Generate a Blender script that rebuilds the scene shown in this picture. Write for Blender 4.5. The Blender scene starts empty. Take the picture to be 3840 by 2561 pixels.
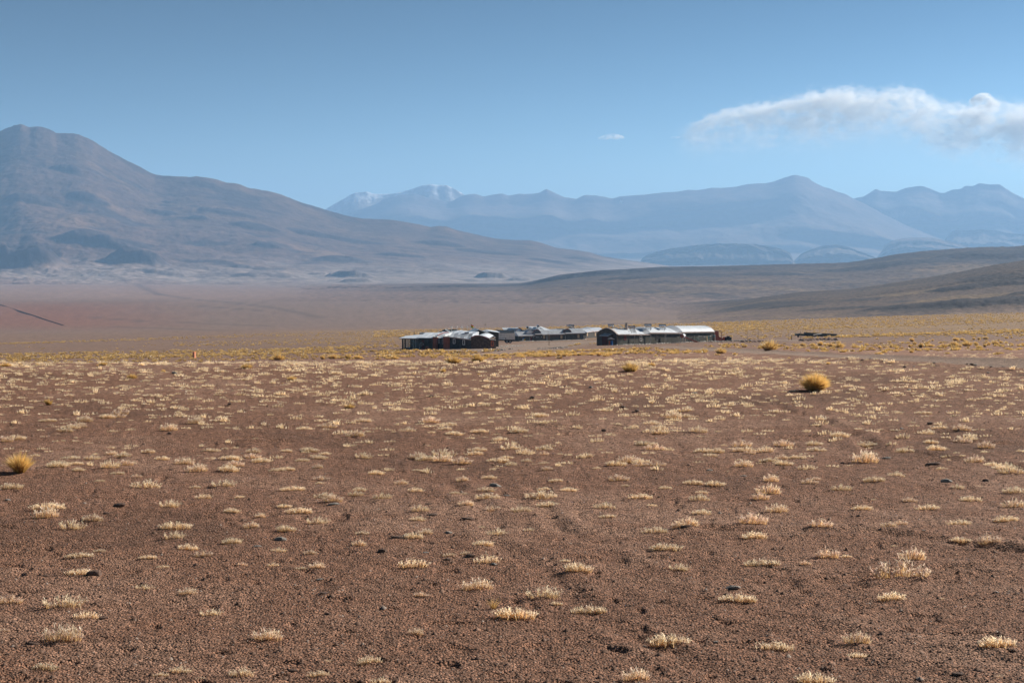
import bpy, bmesh, math, random
import numpy as np
from mathutils import Vector, Matrix

# ---------------------------------------------------------------- camera, sky, sun, exposure
SC = bpy.context.scene
COL = SC.collection
F_PX = 5867.0; HOR = 970.0; CX = 1920.0; CY = 1280.5; EYE = 4.1
TILT = math.atan((CY - HOR) / F_PX)
SUN_AZ, SUN_EL = math.radians(56), math.radians(25)

cam_d = bpy.data.cameras.new("camera")
cam_d.sensor_width = 36.0
cam_d.lens = 36.0 * F_PX / 3840.0
cam_d.clip_start = 0.5
cam_d.clip_end = 120000
cam = bpy.data.objects.new("camera", cam_d)
COL.objects.link(cam)
cam.location = (0, 0, EYE)
cam.rotation_euler = (math.pi / 2 - TILT, 0, 0)
SC.camera = cam

world = bpy.data.worlds.new("World"); SC.world = world; world.use_nodes = True
wn = world.node_tree
sky = wn.nodes.new('ShaderNodeTexSky'); sky.sky_type = 'NISHITA'; sky.sun_disc = False
sky.sun_elevation = SUN_EL; sky.sun_rotation = SUN_AZ
sky.altitude = 3000; sky.air_density = 1.0; sky.dust_density = 1.6; sky.ozone_density = 0.9
wbg = wn.nodes['Background']; wbg.inputs[1].default_value = 0.054
# the photograph's deeper sky: contrast over the whole dome, hue kept
SKY_PIVOT, SKY_POW = 6.6, 1.5
wbw = wn.nodes.new('ShaderNodeRGBToBW'); wn.links.new(sky.outputs[0], wbw.inputs[0])
wdv = wn.nodes.new('ShaderNodeMath'); wdv.operation = 'DIVIDE'; wdv.inputs[1].default_value = SKY_PIVOT; wn.links.new(wbw.outputs[0], wdv.inputs[0])
wpw = wn.nodes.new('ShaderNodeMath'); wpw.operation = 'POWER'; wpw.inputs[1].default_value = SKY_POW; wn.links.new(wdv.outputs[0], wpw.inputs[0])
wmn = wn.nodes.new('ShaderNodeMath'); wmn.operation = 'MINIMUM'; wmn.inputs[1].default_value = 2.5; wn.links.new(wpw.outputs[0], wmn.inputs[0])
wsc = wn.nodes.new('ShaderNodeVectorMath'); wsc.operation = 'SCALE'; wn.links.new(sky.outputs[0], wsc.inputs[0]); wn.links.new(wmn.outputs[0], wsc.inputs['Scale'])
wti = wn.nodes.new('ShaderNodeVectorMath'); wti.operation = 'MULTIPLY'; wti.inputs[1].default_value = (.86, .98, 1.06)
whs = wn.nodes.new('ShaderNodeHueSaturation'); whs.inputs['Saturation'].default_value = 1.22
wn.links.new(wsc.outputs[0], wti.inputs[0]); wn.links.new(wti.outputs[0], whs.inputs['Color']); wn.links.new(whs.outputs[0], wbg.inputs[0])

sun_d = bpy.data.lights.new("sun", 'SUN'); sun_d.energy = 5.0; sun_d.angle = math.radians(0.53)
sun_d.color = (1.0, 0.91, 0.78)
sun_o = bpy.data.objects.new("sun", sun_d); COL.objects.link(sun_o)
SDIR = Vector((math.sin(SUN_AZ) * math.cos(SUN_EL), math.cos(SUN_AZ) * math.cos(SUN_EL), math.sin(SUN_EL)))
sun_o.rotation_euler = (-SDIR).to_track_quat('-Z', 'Y').to_euler()

SC.view_settings.view_transform = 'Standard'
SC.view_settings.look = 'None'
SC.view_settings.exposure = 0.86
SC.view_settings.gamma = 1.0
SC.view_settings.use_curve_mapping = False
SC.cycles.volume_bounces = 3
SC.cycles.max_bounces = 6
SC.cycles.transparent_max_bounces = 16

rnd = random.Random(7)
RNG = np.random.default_rng(11)

# ---------------------------------------------------------------- helpers
def link(o, parent=None):
    COL.objects.link(o)
    if parent is not None: o.parent = parent
    return o

def tag(o, label=None, cat=None, group=None, kind=None):
    if label: o['label'] = label
    if cat: o['category'] = cat
    if group: o['group'] = group
    if kind: o['kind'] = kind
    return o

def empty(name, loc=(0, 0, 0), rz=0.0):
    o = bpy.data.objects.new(name, None); COL.objects.link(o)
    o.location = loc; o.rotation_euler = (0, 0, rz)
    o.empty_display_size = 0.2
    return o

def ray(px, py):
    a = (px - CX) / F_PX; b = (CY - py) / F_PX
    dy = math.cos(TILT) + b * math.sin(TILT)
    dz = -math.sin(TILT) + b * math.cos(TILT)
    return a / dy, dz / dy          # u = x/y, s = z/y

def P(px, py, d):
    """the point at depth d (metres along +Y) seen through that place of the frame"""
    u, s = ray(px, py)
    return Vector((u * d, d, EYE + s * d))

_C = np.cos(TILT); _S = np.sin(TILT)
def slope_np(py):
    b = (CY - np.asarray(py, float)) / F_PX
    return (-_S + b * _C) / (_C + b * _S)

# --- noise (gradient noise in numpy)
def _hash(ix, iy, seed):
    h = (ix.astype(np.int64) * 374761393 + iy.astype(np.int64) * 668265263 + seed * 1442695041) & 0xFFFFFFFF
    h = ((h ^ (h >> 13)) * 1274126177) & 0xFFFFFFFF
    h = ((h ^ (h >> 16)) * 2246822519) & 0xFFFFFFFF
    return ((h ^ (h >> 15)) & 0xFFFF) / 65535.0 * 2 * np.pi

def perlin(x, y, seed=0):
    x = np.asarray(x, float); y = np.asarray(y, float)
    x0 = np.floor(x); y0 = np.floor(y); fx = x - x0; fy = y - y0
    sx = fx * fx * fx * (fx * (fx * 6 - 15) + 10); sy = fy * fy * fy * (fy * (fy * 6 - 15) + 10)
    def g(i, j):
        a = _hash(x0 + i, y0 + j, seed)
        return np.cos(a) * (fx - i) + np.sin(a) * (fy - j)
    n0 = g(0, 0) * (1 - sx) + g(1, 0) * sx
    n1 = g(0, 1) * (1 - sx) + g(1, 1) * sx
    return (n0 * (1 - sy) + n1 * sy) * 1.5

def fbm(x, y, octv=4, seed=0, gain=0.5, lac=2.03):
    s = 0; a = 1; t = 0
    for k in range(octv):
        s = s + a * perlin(x * lac ** k + 17.3 * k, y * lac ** k - 9.1 * k, seed + k * 7); t += a; a *= gain
    return s / t

def ridged(x, y, octv=4, seed=0):
    s = 0; a = 1; t = 0
    for k in range(octv):
        s = s + a * (1 - 2 * np.abs(perlin(x * 2.03 ** k + 5 * k, y * 2.03 ** k + 3 * k, seed + k * 5))); t += a; a *= .5
    return s / t

def smooth(a, b, x):
    t = np.clip((x - a) / (b - a), 0, 1)
    return t * t * (3 - 2 * t)

# --- materials
def new_mat(name):
    m = bpy.data.materials.new(name); m.use_nodes = True
    return m, m.node_tree, m.node_tree.nodes['Principled BSDF']

def N(nt, t, **kw):
    n = nt.nodes.new(t)
    for k, v in kw.items(): setattr(n, k, v)
    return n

def simple_mat(name, col, rough=0.8, metal=0.0, noise=0.0, scale=5.0, bump=0.0, bscale=None, spec=0.3, stretch=None):
    m, nt, p = new_mat(name)
    p.inputs['Roughness'].default_value = rough; p.inputs['Metallic'].default_value = metal
    p.inputs['Specular IOR Level'].default_value = spec
    p.inputs['Base Color'].default_value = (*col, 1)
    if noise or bump:
        tc = N(nt, 'ShaderNodeTexCoord'); mp = N(nt, 'ShaderNodeMapping')
        nt.links.new(tc.outputs['Object'], mp.inputs[0])
        if stretch: mp.inputs['Scale'].default_value = stretch
        nz = N(nt, 'ShaderNodeTexNoise'); nz.inputs['Scale'].default_value = scale; nz.inputs['Detail'].default_value = 5
        nt.links.new(mp.outputs[0], nz.inputs['Vector'])
        if noise:
            mr = N(nt, 'ShaderNodeMapRange')
            mr.inputs[1].default_value = .3; mr.inputs[2].default_value = .7
            mr.inputs[3].default_value = 1 - noise; mr.inputs[4].default_value = 1 + noise
            nt.links.new(nz.outputs[0], mr.inputs[0])
            mx = N(nt, 'ShaderNodeVectorMath', operation='SCALE'); mx.inputs[0].default_value = col
            nt.links.new(mr.outputs[0], mx.inputs['Scale'])
            nt.links.new(mx.outputs[0], p.inputs['Base Color'])
        if bump:
            n2 = N(nt, 'ShaderNodeTexNoise'); n2.inputs['Scale'].default_value = bscale or scale * 4; n2.inputs['Detail'].default_value = 3
            nt.links.new(mp.outputs[0], n2.inputs['Vector'])
            b = N(nt, 'ShaderNodeBump'); b.inputs['Strength'].default_value = 1; b.inputs['Distance'].default_value = bump
            nt.links.new(n2.outputs[0], b.inputs['Height']); nt.links.new(b.outputs[0], p.inputs['Normal'])
    return m

def mesh_np(name, V, Fc, mat, parent=None, col=None, smooth_sh=False, data_only=False, extra=None):
    V = np.asarray(V, np.float32); Fc = np.asarray(Fc, np.int32)
    me = bpy.data.meshes.new(name)
    k = Fc.shape[1]
    me.vertices.add(len(V)); me.vertices.foreach_set('co', V.ravel())
    me.loops.add(Fc.size); me.loops.foreach_set('vertex_index', Fc.ravel())
    me.polygons.add(len(Fc)); me.polygons.foreach_set('loop_start', np.arange(0, Fc.size, k, dtype=np.int32))
    me.polygons.foreach_set('loop_total', np.full(len(Fc), k, np.int32))
    if smooth_sh: me.polygons.foreach_set('use_smooth', np.ones(len(Fc), bool))
    me.update(calc_edges=True)
    if col is not None:
        a = me.attributes.new('col', 'FLOAT_COLOR', 'POINT')
        c = np.ones((len(V), 4), np.float32); c[:, :3] = col
        a.data.foreach_set('color', c.ravel())
    for nm, vals in (extra or {}).items():
        a = me.attributes.new(nm, 'FLOAT', 'POINT'); a.data.foreach_set('value', np.asarray(vals, np.float32))
    me.materials.append(mat)
    if data_only: return me
    return link(bpy.data.objects.new(name, me), parent)

def grid_faces(nr, nc):
    i = np.arange(nr - 1)[:, None] * nc + np.arange(nc - 1)[None, :]
    i = i.ravel()
    return np.stack([i, i + 1, i + nc + 1, i + nc], 1)

# ---------------------------------------------------------------- terrain heights
TX = np.array([0, 960, 1500, 1920, 2250, 2600, 3200, 3840], float)
TD = np.array([62, 100, 170, 250, 325, 400, 480, 650, 1000, 1500, 2500, 4000, 6000, 10000, 15000, 20000, 30000], float)
TY = {
    0:    [1368, 1385, 1379, 1365, 1350, 1336, 1322, 1298, 1268, 1238, 1150, 1095, 1060, 1034, 1020, 1008, 996],
    960:  [1366, 1378, 1369, 1352, 1336, 1322, 1307, 1284, 1254, 1232, 1150, 1097, 1064, 1034, 1020, 1008, 996],
    1500: [1364, 1362, 1346, 1326, 1306, 1293, 1282, 1264, 1243, 1228, 1152, 1099, 1066, 1028, 1010, 1000, 990],
    1920: [1362, 1354, 1340, 1325, 1307, 1296, 1286, 1262, 1231, 1231, 1154, 1102, 1068, 1024, 996, 990, 984],
    2250: [1358, 1347, 1331, 1314, 1302, 1290, 1277, 1252, 1219, 1228, 1156, 1106, 1070, 1020, 990, 986, 980],
    2600: [1356, 1340, 1320, 1303, 1291, 1277, 1264, 1244, 1209, 1222, 1158, 1108, 1070, 1014, 984, 982, 979],
    3200: [1354, 1334, 1311, 1295, 1280, 1267, 1255, 1230, 1188, 1210, 1168, 1110, 1068, 1008, 981, 979, 978],
    3840: [1354, 1332, 1306, 1288, 1270, 1257, 1244, 1217, 1168, 1190, 1172, 1110, 1066, 1004, 981, 979, 978],
}
TU = (TX - CX) / F_PX
_tab = np.stack([slope_np(TY[int(x)]) for x in TX])            # [col, depth] of z/d
_ld = np.linspace(math.log(50), math.log(30000), 360)
_uu = np.linspace(-0.75, 0.75, 240)
_t1 = np.stack([np.interp(_ld, np.log(TD), r) for r in _tab])
_t2 = np.stack([np.interp(_uu, TU, _t1[:, k]) for k in range(len(_ld))], 1)   # [u, ld]
def _blur(a, ax, n):
    k = np.hanning(n + 2)[1:-1]; k /= k.sum()
    pad = [(0, 0), (0, 0)]; pad[ax] = (n // 2, n // 2)
    b = np.pad(a, pad, mode='edge')
    return np.apply_along_axis(lambda v: np.convolve(v, k, 'valid'), ax, b)
_t2 = _blur(_blur(_t2, 0, 25), 1, 13)

def base_z(u, d):
    u = np.asarray(u, float); d = np.asarray(d, float)
    x = np.clip((u - _uu[0]) / (_uu[1] - _uu[0]), 0, len(_uu) - 1.001)
    y = np.clip((np.log(np.maximum(d, 1)) - _ld[0]) / (_ld[1] - _ld[0]), 0, len(_ld) - 1.001)
    i = x.astype(int); j = y.astype(int); fx = x - i; fy = y - j
    s = (_t2[i, j] * (1 - fx) * (1 - fy) + _t2[i + 1, j] * fx * (1 - fy) + _t2[i, j + 1] * (1 - fx) * fy + _t2[i + 1, j + 1] * fx * fy)
    w = smooth(54, 70, d)
    return w * (EYE + s * d)

# tracks and road drawn as ground polylines (u, d) -> metres
def gpix(px, py):
    """the ground point under a place of the frame, found by marching out"""
    u, s = ray(px, py)
    d = np.concatenate([np.linspace(8, 80, 1200), np.geomspace(80, 30000, 1600)])
    z = base_z(np.full_like(d, u), d)
    h = EYE + s * d - z
    k = np.argmax(h < 0)
    if h[k] >= 0: k = len(d) - 1
    return float(u * d[k]), float(d[k])

def line_pts(pl): return np.array([gpix(*p) for p in pl])
def seg_dist(x, y, pl):
    best = np.full(x.shape, 1e9)
    for (a, b) in zip(pl[:-1], pl[1:]):
        ab = b - a; L = (ab ** 2).sum() + 1e-9
        t = np.clip(((x - a[0]) * ab[0] + (y - a[1]) * ab[1]) / L, 0, 1)
        best = np.minimum(best, np.hypot(x - a[0] - t * ab[0], y - a[1] - t * ab[1]))
    return best

TRACKS = [line_pts(p) for p in (
    [(700, 1672), (1240, 1652), (1700, 1632), (2400, 1628), (3100, 1640), (3900, 1668)],
    [(900, 1645), (1400, 1618), (2000, 1598), (2700, 1604), (3300, 1620), (3900, 1625)],
    [(1690, 1800), (1900, 2050), (2080, 2200), (2350, 2350), (2800, 2560)],
    [(2000, 1790), (2120, 2000), (2420, 2180), (2900, 2320), (3500, 2440), (3900, 2500)],
    [(2850, 1500), (3150, 1600), (3300, 1680), (3840, 1760)],
    [(3060, 1420), (3380, 1452), (3840, 1490)],
    [(3000, 1405), (3400, 1480), (3900, 1540)],
    [(3150, 2180), (3500, 2130), (3900, 2110)],
    [(2700, 1990), (3300, 2000), (3900, 2080)],
)]
ROAD = line_pts([(4300, 1385), (3840, 1366), (3500, 1352), (3200, 1340), (2960, 1327), (2760, 1315), (2500, 1301), (2350, 1306), (2150, 1312), (1960, 1317), (1800, 1330)])
YARD = line_pts([(1880, 1312), (1960, 1301), (2060, 1290), (2150, 1283), (2230, 1279), (2330, 1276)])
YARD2 = line_pts([(2770, 1279), (2900, 1275), (3010, 1276), (3060, 1277)])

def relief(x, y):
    """metres of small relief at world x, y"""
    d = y
    near = smooth(75, 45, d)
    r = 0.055 * fbm(x / 4.1, y / 4.1, 3, 3) + 0.028 * fbm(x / 0.9, y / 1.0, 3, 9) * near
    hol = fbm(x / 0.42, y / 0.42, 2, 31)
    r = r + near * (0.016 * hol - 0.035 * smooth(.32, .55, hol + .25 * fbm(x / 1.7, y / 1.7, 2, 5)))
    r = r + near * 0.010 * perlin(x / 0.13, y / 0.13, 77)
    for k, pl in enumerate(TRACKS):
        m = (d < 75)
        if not np.any(m): break
        dd = np.full(x.shape, 9.0); dd[m] = seg_dist(x[m] + .25 * perlin(x[m] / 3, y[m] / 3, 40 + k), y[m], pl)
        amp = (0.028 if k in (2, 3) else 0.055) * (0.35 + 0.65 * smooth(-.2, .35, perlin(x / 1.6, y / 1.6, 60 + k)))
        r = r + amp * (-np.exp(-(dd / 0.16) ** 2) + 0.7 * np.exp(-((dd - 0.36) / 0.16) ** 2))
    far = smooth(60, 140, d)
    r = r + far * 0.20 * fbm(x / 22, y / 22, 3, 21) * smooth(1500, 300, d)
    r = r + smooth(1200, 3000, d) * 2.0 * fbm(x / 300, y / 300, 3, 22)
    rd = seg_dist(x, y, ROAD)
    m = smooth(3.2, 2.0, rd)
    r = r * (1 - .6 * m) - .05 * m + 0.10 * np.exp(-((rd - 3.1) / .7) ** 2)
    return r

def ground_z(x, y):
    x = np.atleast_1d(np.asarray(x, float)); y = np.atleast_1d(np.asarray(y, float))
    return base_z(x / np.maximum(y, 1), y) + relief(x, y)
def gz(x, y): return float(ground_z(x, y)[0])
def G(px, d):
    u, _ = ray(px, 1300); x = u * d
    return Vector((x, d, gz(x, d)))
def GP(px, py):
    x, y = gpix(px, py)
    return Vector((x, y, gz(x, y)))

# ---------------------------------------------------------------- the ground sheet
rows = np.concatenate([np.array([1.5, 4, 7, 9.5]), 1 / np.linspace(1 / 12., 1 / 66., 350), np.geomspace(66.6, 1700, 210), np.geomspace(1730, 26000, 70)])
us = np.concatenate([-np.linspace(1.4, .40, 22), np.linspace(-.39, .39, 800), np.linspace(.40, 1.4, 22)])
Ug, Dg = np.meshgrid(us, rows)
Xg = Ug * Dg; Yg = Dg
Zg = base_z(Ug, Dg) + relief(Xg, Yg)

def mixc(a, b, t):
    t = np.asarray(t)[..., None]
    return a * (1 - t) + b * t

def lin(r, g, b):
    f = lambda c: (c / 255 / 12.92) if c / 255 <= .04045 else ((c / 255 + .055) / 1.055) ** 2.4
    return np.array([f(r), f(g), f(b)])

gravel = np.array([.252, .134, .089]); gravel2 = np.array([.335, .200, .142]); gravel3 = np.array([.165, .090, .062])
c = np.broadcast_to(gravel, Xg.shape + (3,)).copy()
n1 = fbm(Xg / 7, Yg / 7, 4, 101); n2 = fbm(Xg / 1.1, Yg / 1.1, 3, 105)
c = mixc(c, gravel2, smooth(-.1, .5, n1 + .5 * n2) * .85)
c = mixc(c, gravel3, smooth(.1, .5, -n1 + .3 * n2) * .75)
# mid distance earth gets greyer
greyearth = np.array([.195, .130, .095])
c = mixc(c, greyearth, smooth(90, 400, Yg) * .8)
pale = np.array([.33, .27, .22])
# far plain: grey gravel, red patches, pale pink pan
plain = np.array([.195, .132, .104]); redp = np.array([.215, .105, .072]); pink = np.array([.29, .19, .155]); palep = np.array([.33, .27, .24])
pl = smooth(1100, 1800, Yg)
def plain_col(U, Y):
    cp_ = np.broadcast_to(plain, U.shape + (3,)).copy()
    st = fbm(U * 14, np.log(Y) * 6, 4, 200); px_ = U * F_PX + CX
    cp_ = mixc(cp_, redp, smooth(900 + 300 * st, 200, px_) * smooth(1250, 1700, Y) * smooth(3300, 2200, Y))
    cp_ = mixc(cp_, pink, smooth(2700, 3700, Y + 500 * st) * smooth(1900, 500, px_ + 400 * st) * .7)
    cp_ = mixc(cp_, palep, smooth(5200, 6400, Y + 900 * st) * .8)
    cp_ = mixc(cp_, np.array([.30, .21, .12]), smooth(1700, 2600, px_) * smooth(-.1, .35, fbm(U * 5, np.log(Y) * 14, 4, 207)) * .55)
    band_ = smooth(-.15, .5, fbm(U * 10, np.log(Y) * 9, 4, 220))
    cp_ = mixc(cp_, np.array([.31, .20, .078]), smooth(1500, 1900, Y) * smooth(6000, 3500, Y) * smooth(2200, 3300, px_) * .5 * band_)
    return cp_ * (1 + .24 * fbm(U * 160, np.log(Y) * 90, 4, 230)[..., None])
px_ = Ug * F_PX + CX
colp = plain_col(Ug, Yg)
c = mixc(c, colp, pl)
# darker streaks of faint tracks on the far plain
FT = [line_pts(q) for q in (
    [(330, 1190), (520, 1205), (720, 1211), (1000, 1222)], [(400, 1226), (620, 1232), (900, 1240)],
    [(580, 1100), (700, 1121), (830, 1132), (1010, 1150), (1200, 1190)], [(730, 1145), (900, 1160), (1010, 1170)],
    [(440, 1000), (480, 1050), (600, 1108)])]
for q in FT:
    dd = seg_dist(Xg, Yg, q)
    wd = 4.0 + Yg * .0022
    c = mixc(c, np.array([.085, .065, .06]), np.exp(-(dd / wd) ** 2) * .55 * smooth(900, 1100, Yg))
# road and yard: trodden, paler, smoother
rd = seg_dist(Xg, Yg, ROAD); wob = 1 + .35 * fbm(Xg / 9, Yg / 9, 2, 301)
road = smooth(3.6, 2.2, rd * wob) * .75
yard = np.maximum(smooth(15, 7, seg_dist(Xg, Yg, YARD) * wob), smooth(9, 4, seg_dist(Xg, Yg, YARD2) * wob)) * .85
c = mixc(c, np.array([.27, .205, .165]), np.clip(road + yard * smooth(250, 300, Yg), 0, .9))
# golden undergrowth tint where the bunchgrass grows thick (far bands)
gold = np.array([.34, .22, .085])
band = smooth(-.15, .5, fbm(Ug * 10, np.log(Yg) * 9, 4, 220))
gm = smooth(420, 640, Yg) * smooth(1500, 1050, Yg) * smooth(600, 1900, px_)
c = mixc(c, gold, gm * (.32 + .42 * band))
# fine variation
c = c * (1 + .24 * (1 - pl[..., None]) * fbm(Ug * 160, np.log(Yg) * 90, 4, 230)[..., None])
c = np.clip(c, .01, .9)

gm_, nt, p = new_mat("gravel_ground")
p.inputs['Roughness'].default_value = .95; p.inputs['Specular IOR Level'].default_value = .15
at = N(nt, 'ShaderNodeAttribute', attribute_name='col')
an = N(nt, 'ShaderNodeAttribute', attribute_name='near')
tc = N(nt, 'ShaderNodeTexCoord')
def nz(scale, detail=2, rough=.5):
    n = N(nt, 'ShaderNodeTexNoise'); n.inputs['Scale'].default_value = scale; n.inputs['Detail'].default_value = detail
    n.inputs['Roughness'].default_value = rough
    nt.links.new(tc.outputs['Object'], n.inputs['Vector']); return n
def math_(op, a, b=None, c_=None):
    n = N(nt, 'ShaderNodeMath', operation=op)
    for i, v in enumerate((a, b, c_)):
        if v is None: continue
        if isinstance(v, (int, float)): n.inputs[i].default_value = v
        else: nt.links.new(v, n.inputs[i])
    return n.outputs[0]
fine = nz(26, 3, .7)
vor = N(nt, 'ShaderNodeTexVoronoi'); vor.inputs['Scale'].default_value = 34
nt.links.new(tc.outputs['Object'], vor.inputs['Vector'])
vsep = N(nt, 'ShaderNodeSeparateColor'); nt.links.new(vor.outputs['Color'], vsep.inputs[0])
k1 = N(nt, 'ShaderNodeMapRange'); k1.inputs[3].default_value = .42; k1.inputs[4].default_value = 1.7
nt.links.new(vsep.outputs[0], k1.inputs[0])
k2 = N(nt, 'ShaderNodeMapRange'); k2.inputs[1].default_value = .3; k2.inputs[2].default_value = .7; k2.inputs[3].default_value = .75; k2.inputs[4].default_value = 1.25
nt.links.new(fine.outputs[0], k2.inputs[0])
kk = math_('MULTIPLY', k1.outputs[0], k2.outputs[0])
vm = N(nt, 'ShaderNodeVectorMath', operation='SCALE'); nt.links.new(at.outputs['Color'], vm.inputs[0]); nt.links.new(kk, vm.inputs['Scale'])
nt.links.new(vm.outputs[0], p.inputs['Base Color'])
hgt = math_('ADD', math_('MULTIPLY', vor.outputs['Distance'], -1.0), math_('MULTIPLY', fine.outputs[0], .8))
b1 = N(nt, 'ShaderNodeBump'); b1.inputs['Strength'].default_value = 1
nt.links.new(math_('MULTIPLY', an.outputs['Fac'], .042), b1.inputs['Distance'])
nt.links.new(hgt, b1.inputs['Height'])
mid = nz(2.2, 4, .6)
b2 = N(nt, 'ShaderNodeBump'); b2.inputs['Strength'].default_value = 1; b2.inputs['Distance'].default_value = .10
nt.links.new(mid.outputs[0], b2.inputs['Height']); nt.links.new(b1.outputs[0], b2.inputs['Normal'])
nt.links.new(b2.outputs[0], p.inputs['Normal'])
M_GROUND = gm_
V = np.stack([Xg, Yg, Zg], -1).reshape(-1, 3)
ground = mesh_np('ground', V, grid_faces(len(rows), len(us)), gm_, col=c.reshape(-1, 3), smooth_sh=True,
                 extra={'near': (smooth(120, 30, Yg) * .85 + .15).ravel()})
tag(ground, 'dark brown gravel plain running down to the valley floor', kind='structure')

# ---------------------------------------------------------------- mountains and hills
def mountain_mat(name, base, dark, tan, dscale=1.0, ctr=.65):
    m, nt, p = new_mat(name)
    p.inputs['Roughness'].default_value = .95; p.inputs['Specular IOR Level'].default_value = .1
    at = N(nt, 'ShaderNodeAttribute', attribute_name='col')
    tc = N(nt, 'ShaderNodeTexCoord')
    n = N(nt, 'ShaderNodeTexNoise'); n.inputs['Scale'].default_value = dscale; n.inputs['Detail'].default_value = 8; n.inputs['Roughness'].default_value = .7
    nt.links.new(tc.outputs['Object'], n.inputs['Vector'])
    mr = N(nt, 'ShaderNodeMapRange'); mr.inputs[1].default_value = .36; mr.inputs[2].default_value = .64; mr.inputs[3].default_value = 1 - ctr; mr.inputs[4].default_value = 1 + ctr
    nt.links.new(n.outputs[0], mr.inputs[0])
    vm = N(nt, 'ShaderNodeVectorMath', operation='SCALE'); nt.links.new(at.outputs['Color'], vm.inputs[0]); nt.links.new(mr.outputs[0], vm.inputs['Scale'])
    nt.links.new(vm.outputs[0], p.inputs['Base Color'])
    b = N(nt, 'ShaderNodeBump'); b.inputs['Strength'].default_value = 1; b.inputs['Distance'].default_value = .10 / dscale
    nt.links.new(n.outputs[0], b.inputs['Height']); nt.links.new(b.outputs[0], p.inputs['Normal'])
    return m

def mountain(name, label, ridge, d_ridge, d_foot, foot_y, power=1.4, spur=.10, spur_w=.08, seed=0, cols=(.2, .15, .12), dark=(.10, .08, .075),
             tan=(.27, .2, .14), nc=420, nr=120, rough=.004, back=1.5, snow=None, tan_amt=.7, top_dark=0.0, ctr=.65, terr=.03, cu=0, cv=3, pu=0, pv=6, taper=(0, 0), bumps=(), dscale=.02, patch=.3, shear=0.0, depth_var=.06):
    rx = np.array([p[0] for p in ridge], float); ry = np.array([p[1] for p in ridge], float)
    X = np.linspace(rx[0], rx[-1], nc)
    Y = np.interp(X, rx, ry)
    w = (X[1] - X[0])
    k = np.array([.25, .5, .25]); Y[1:-1] = np.convolve(Y, k, 'valid')
    if callable(foot_y): FY = foot_y(X)
    else: FY = np.full(nc, float(foot_y))
    u = (X - CX) / F_PX
    sr = slope_np(Y)
    v = np.concatenate([np.linspace(-.12, 0, 6)[:-1], np.linspace(0, 1, nr), np.linspace(1, back, nr // 3)[1:]])
    Vv, Uu = np.meshgrid(v, u, indexing='ij')
    dv = depth_var * fbm(Uu * 5 + seed, Vv * 3, 2, seed + 50)
    D = d_foot + (d_ridge - d_foot) * Vv + d_ridge * dv * np.sin(np.clip(Vv, 0, 1) * np.pi)
    zr = EYE + sr * d_ridge
    zg = base_z(Uu, np.maximum(D, 100.)) + 0.0
    zgr = base_z(u, np.full(nc, float(d_ridge)))
    vc = np.clip(Vv, 0, 1)
    tt = np.linspace(0, 1, nc); tp = np.ones(nc)
    if taper[0]: tp = tp * smooth(0, taper[0], tt)
    if taper[1]: tp = tp * smooth(1, 1 - taper[1], tt)
    zr = zgr + (zr - zgr) * tp - (1 - tp) * 3.5
    kw = max(5, nc // 22) | 1
    kk_ = np.hanning(kw + 2)[1:-1]; kk_ /= kk_.sum()
    zrs = np.convolve(np.pad(zr - zgr, kw // 2, mode='edge'), kk_, 'valid')
    fr = smooth(.88, 1.0, np.clip(Vv, 0, 1))
    H = zrs[None, :] * (1 - fr) + (zr - zgr)[None, :] * fr
    hs = np.clip(H, .02 * H.max(), None)
    xs = Uu / spur_w + shear * Vv
    ur = u[-1] - u[0]; cu_ = cu or 4 / ur; pu_ = pu or 7 / ur
    cont = fbm(Uu * cu_ + seed, Vv * cv, 4, seed + 6)
    rd_ = ridged(xs, Vv * 2.2 + seed, 5, seed) * .6 + fbm(xs * 2.6, Vv * 6, 4, seed + 9) * .4
    env = (vc * (1 - vc)) ** .75 * 2
    prof = vc ** power
    Z = zg + H * prof + hs * env * (spur * (rd_ + .1) + terr * cont)
    Z = np.where(Vv <= 0.02, Z + (Vv - .02) * hs * .5 - 1.0, Z)
    Z = np.where(Vv > 1, zr[None, :] - (Vv - 1) * hs * 1.1 + hs * .08 * fbm(xs, Vv * 5, 3, seed + 3) * smooth(1, 1.2, Vv), Z)
    bm = np.zeros_like(Z)
    for k, (bx, by, hw, hh) in enumerate(bumps):
        j = int(np.argmin(np.abs(X - bx)))
        front = (Vv[:, j] > 0) & (Vv[:, j] < 1)
        sl = (Z[:, j] - EYE) / D[:, j]
        i = int(np.argmin(np.where(front, np.abs(sl - slope_np(by)), 9)))
        rr = np.hypot((Uu - u[j]) * F_PX / hw, (D - D[i, j]) / (hw / F_PX * D[i, j]) / .55) * (1 + .35 * fbm(Uu * F_PX / hw * 1.2, D / 300, 3, seed + k))
        g = smooth(1, .35, rr)
        Z = Z + g * hh / F_PX * D[i, j] * (1 + .25 * fbm(Uu * F_PX / hw * 3, D / 90, 3, seed + k + 20))
        bm = np.maximum(bm, smooth(1.0, .75, rr))
    lim = EYE + (sr - 2e-5)[None, :] * D
    Z = np.where(Vv < 1, np.minimum(Z, lim - (1 - vc) * hs * .004), Z)
    Z = Z + rough * hs * fbm(Uu * D / (d_ridge * .0045), D / (d_ridge * .0045), 4, seed + 4)
    pt = fbm(Uu * pu_ + 3, Vv * pv + Uu * 6, 5, seed + 70); pt2 = fbm(Uu * 12, Vv * 9 + Uu * 9, 5, seed + 80)
    C = np.broadcast_to(np.array(cols), Z.shape + (3,)).copy()
    C = mixc(C, np.array(tan), smooth(-.05, .4, pt2) * tan_amt)
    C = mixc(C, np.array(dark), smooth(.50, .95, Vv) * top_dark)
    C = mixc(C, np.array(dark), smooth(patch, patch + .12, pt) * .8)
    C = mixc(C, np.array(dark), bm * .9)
    C = mixc(plain_col(Uu, D), C, smooth(0, .22, (Z - zg) / hs.max() * 1.6 + .10 * pt))
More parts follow.
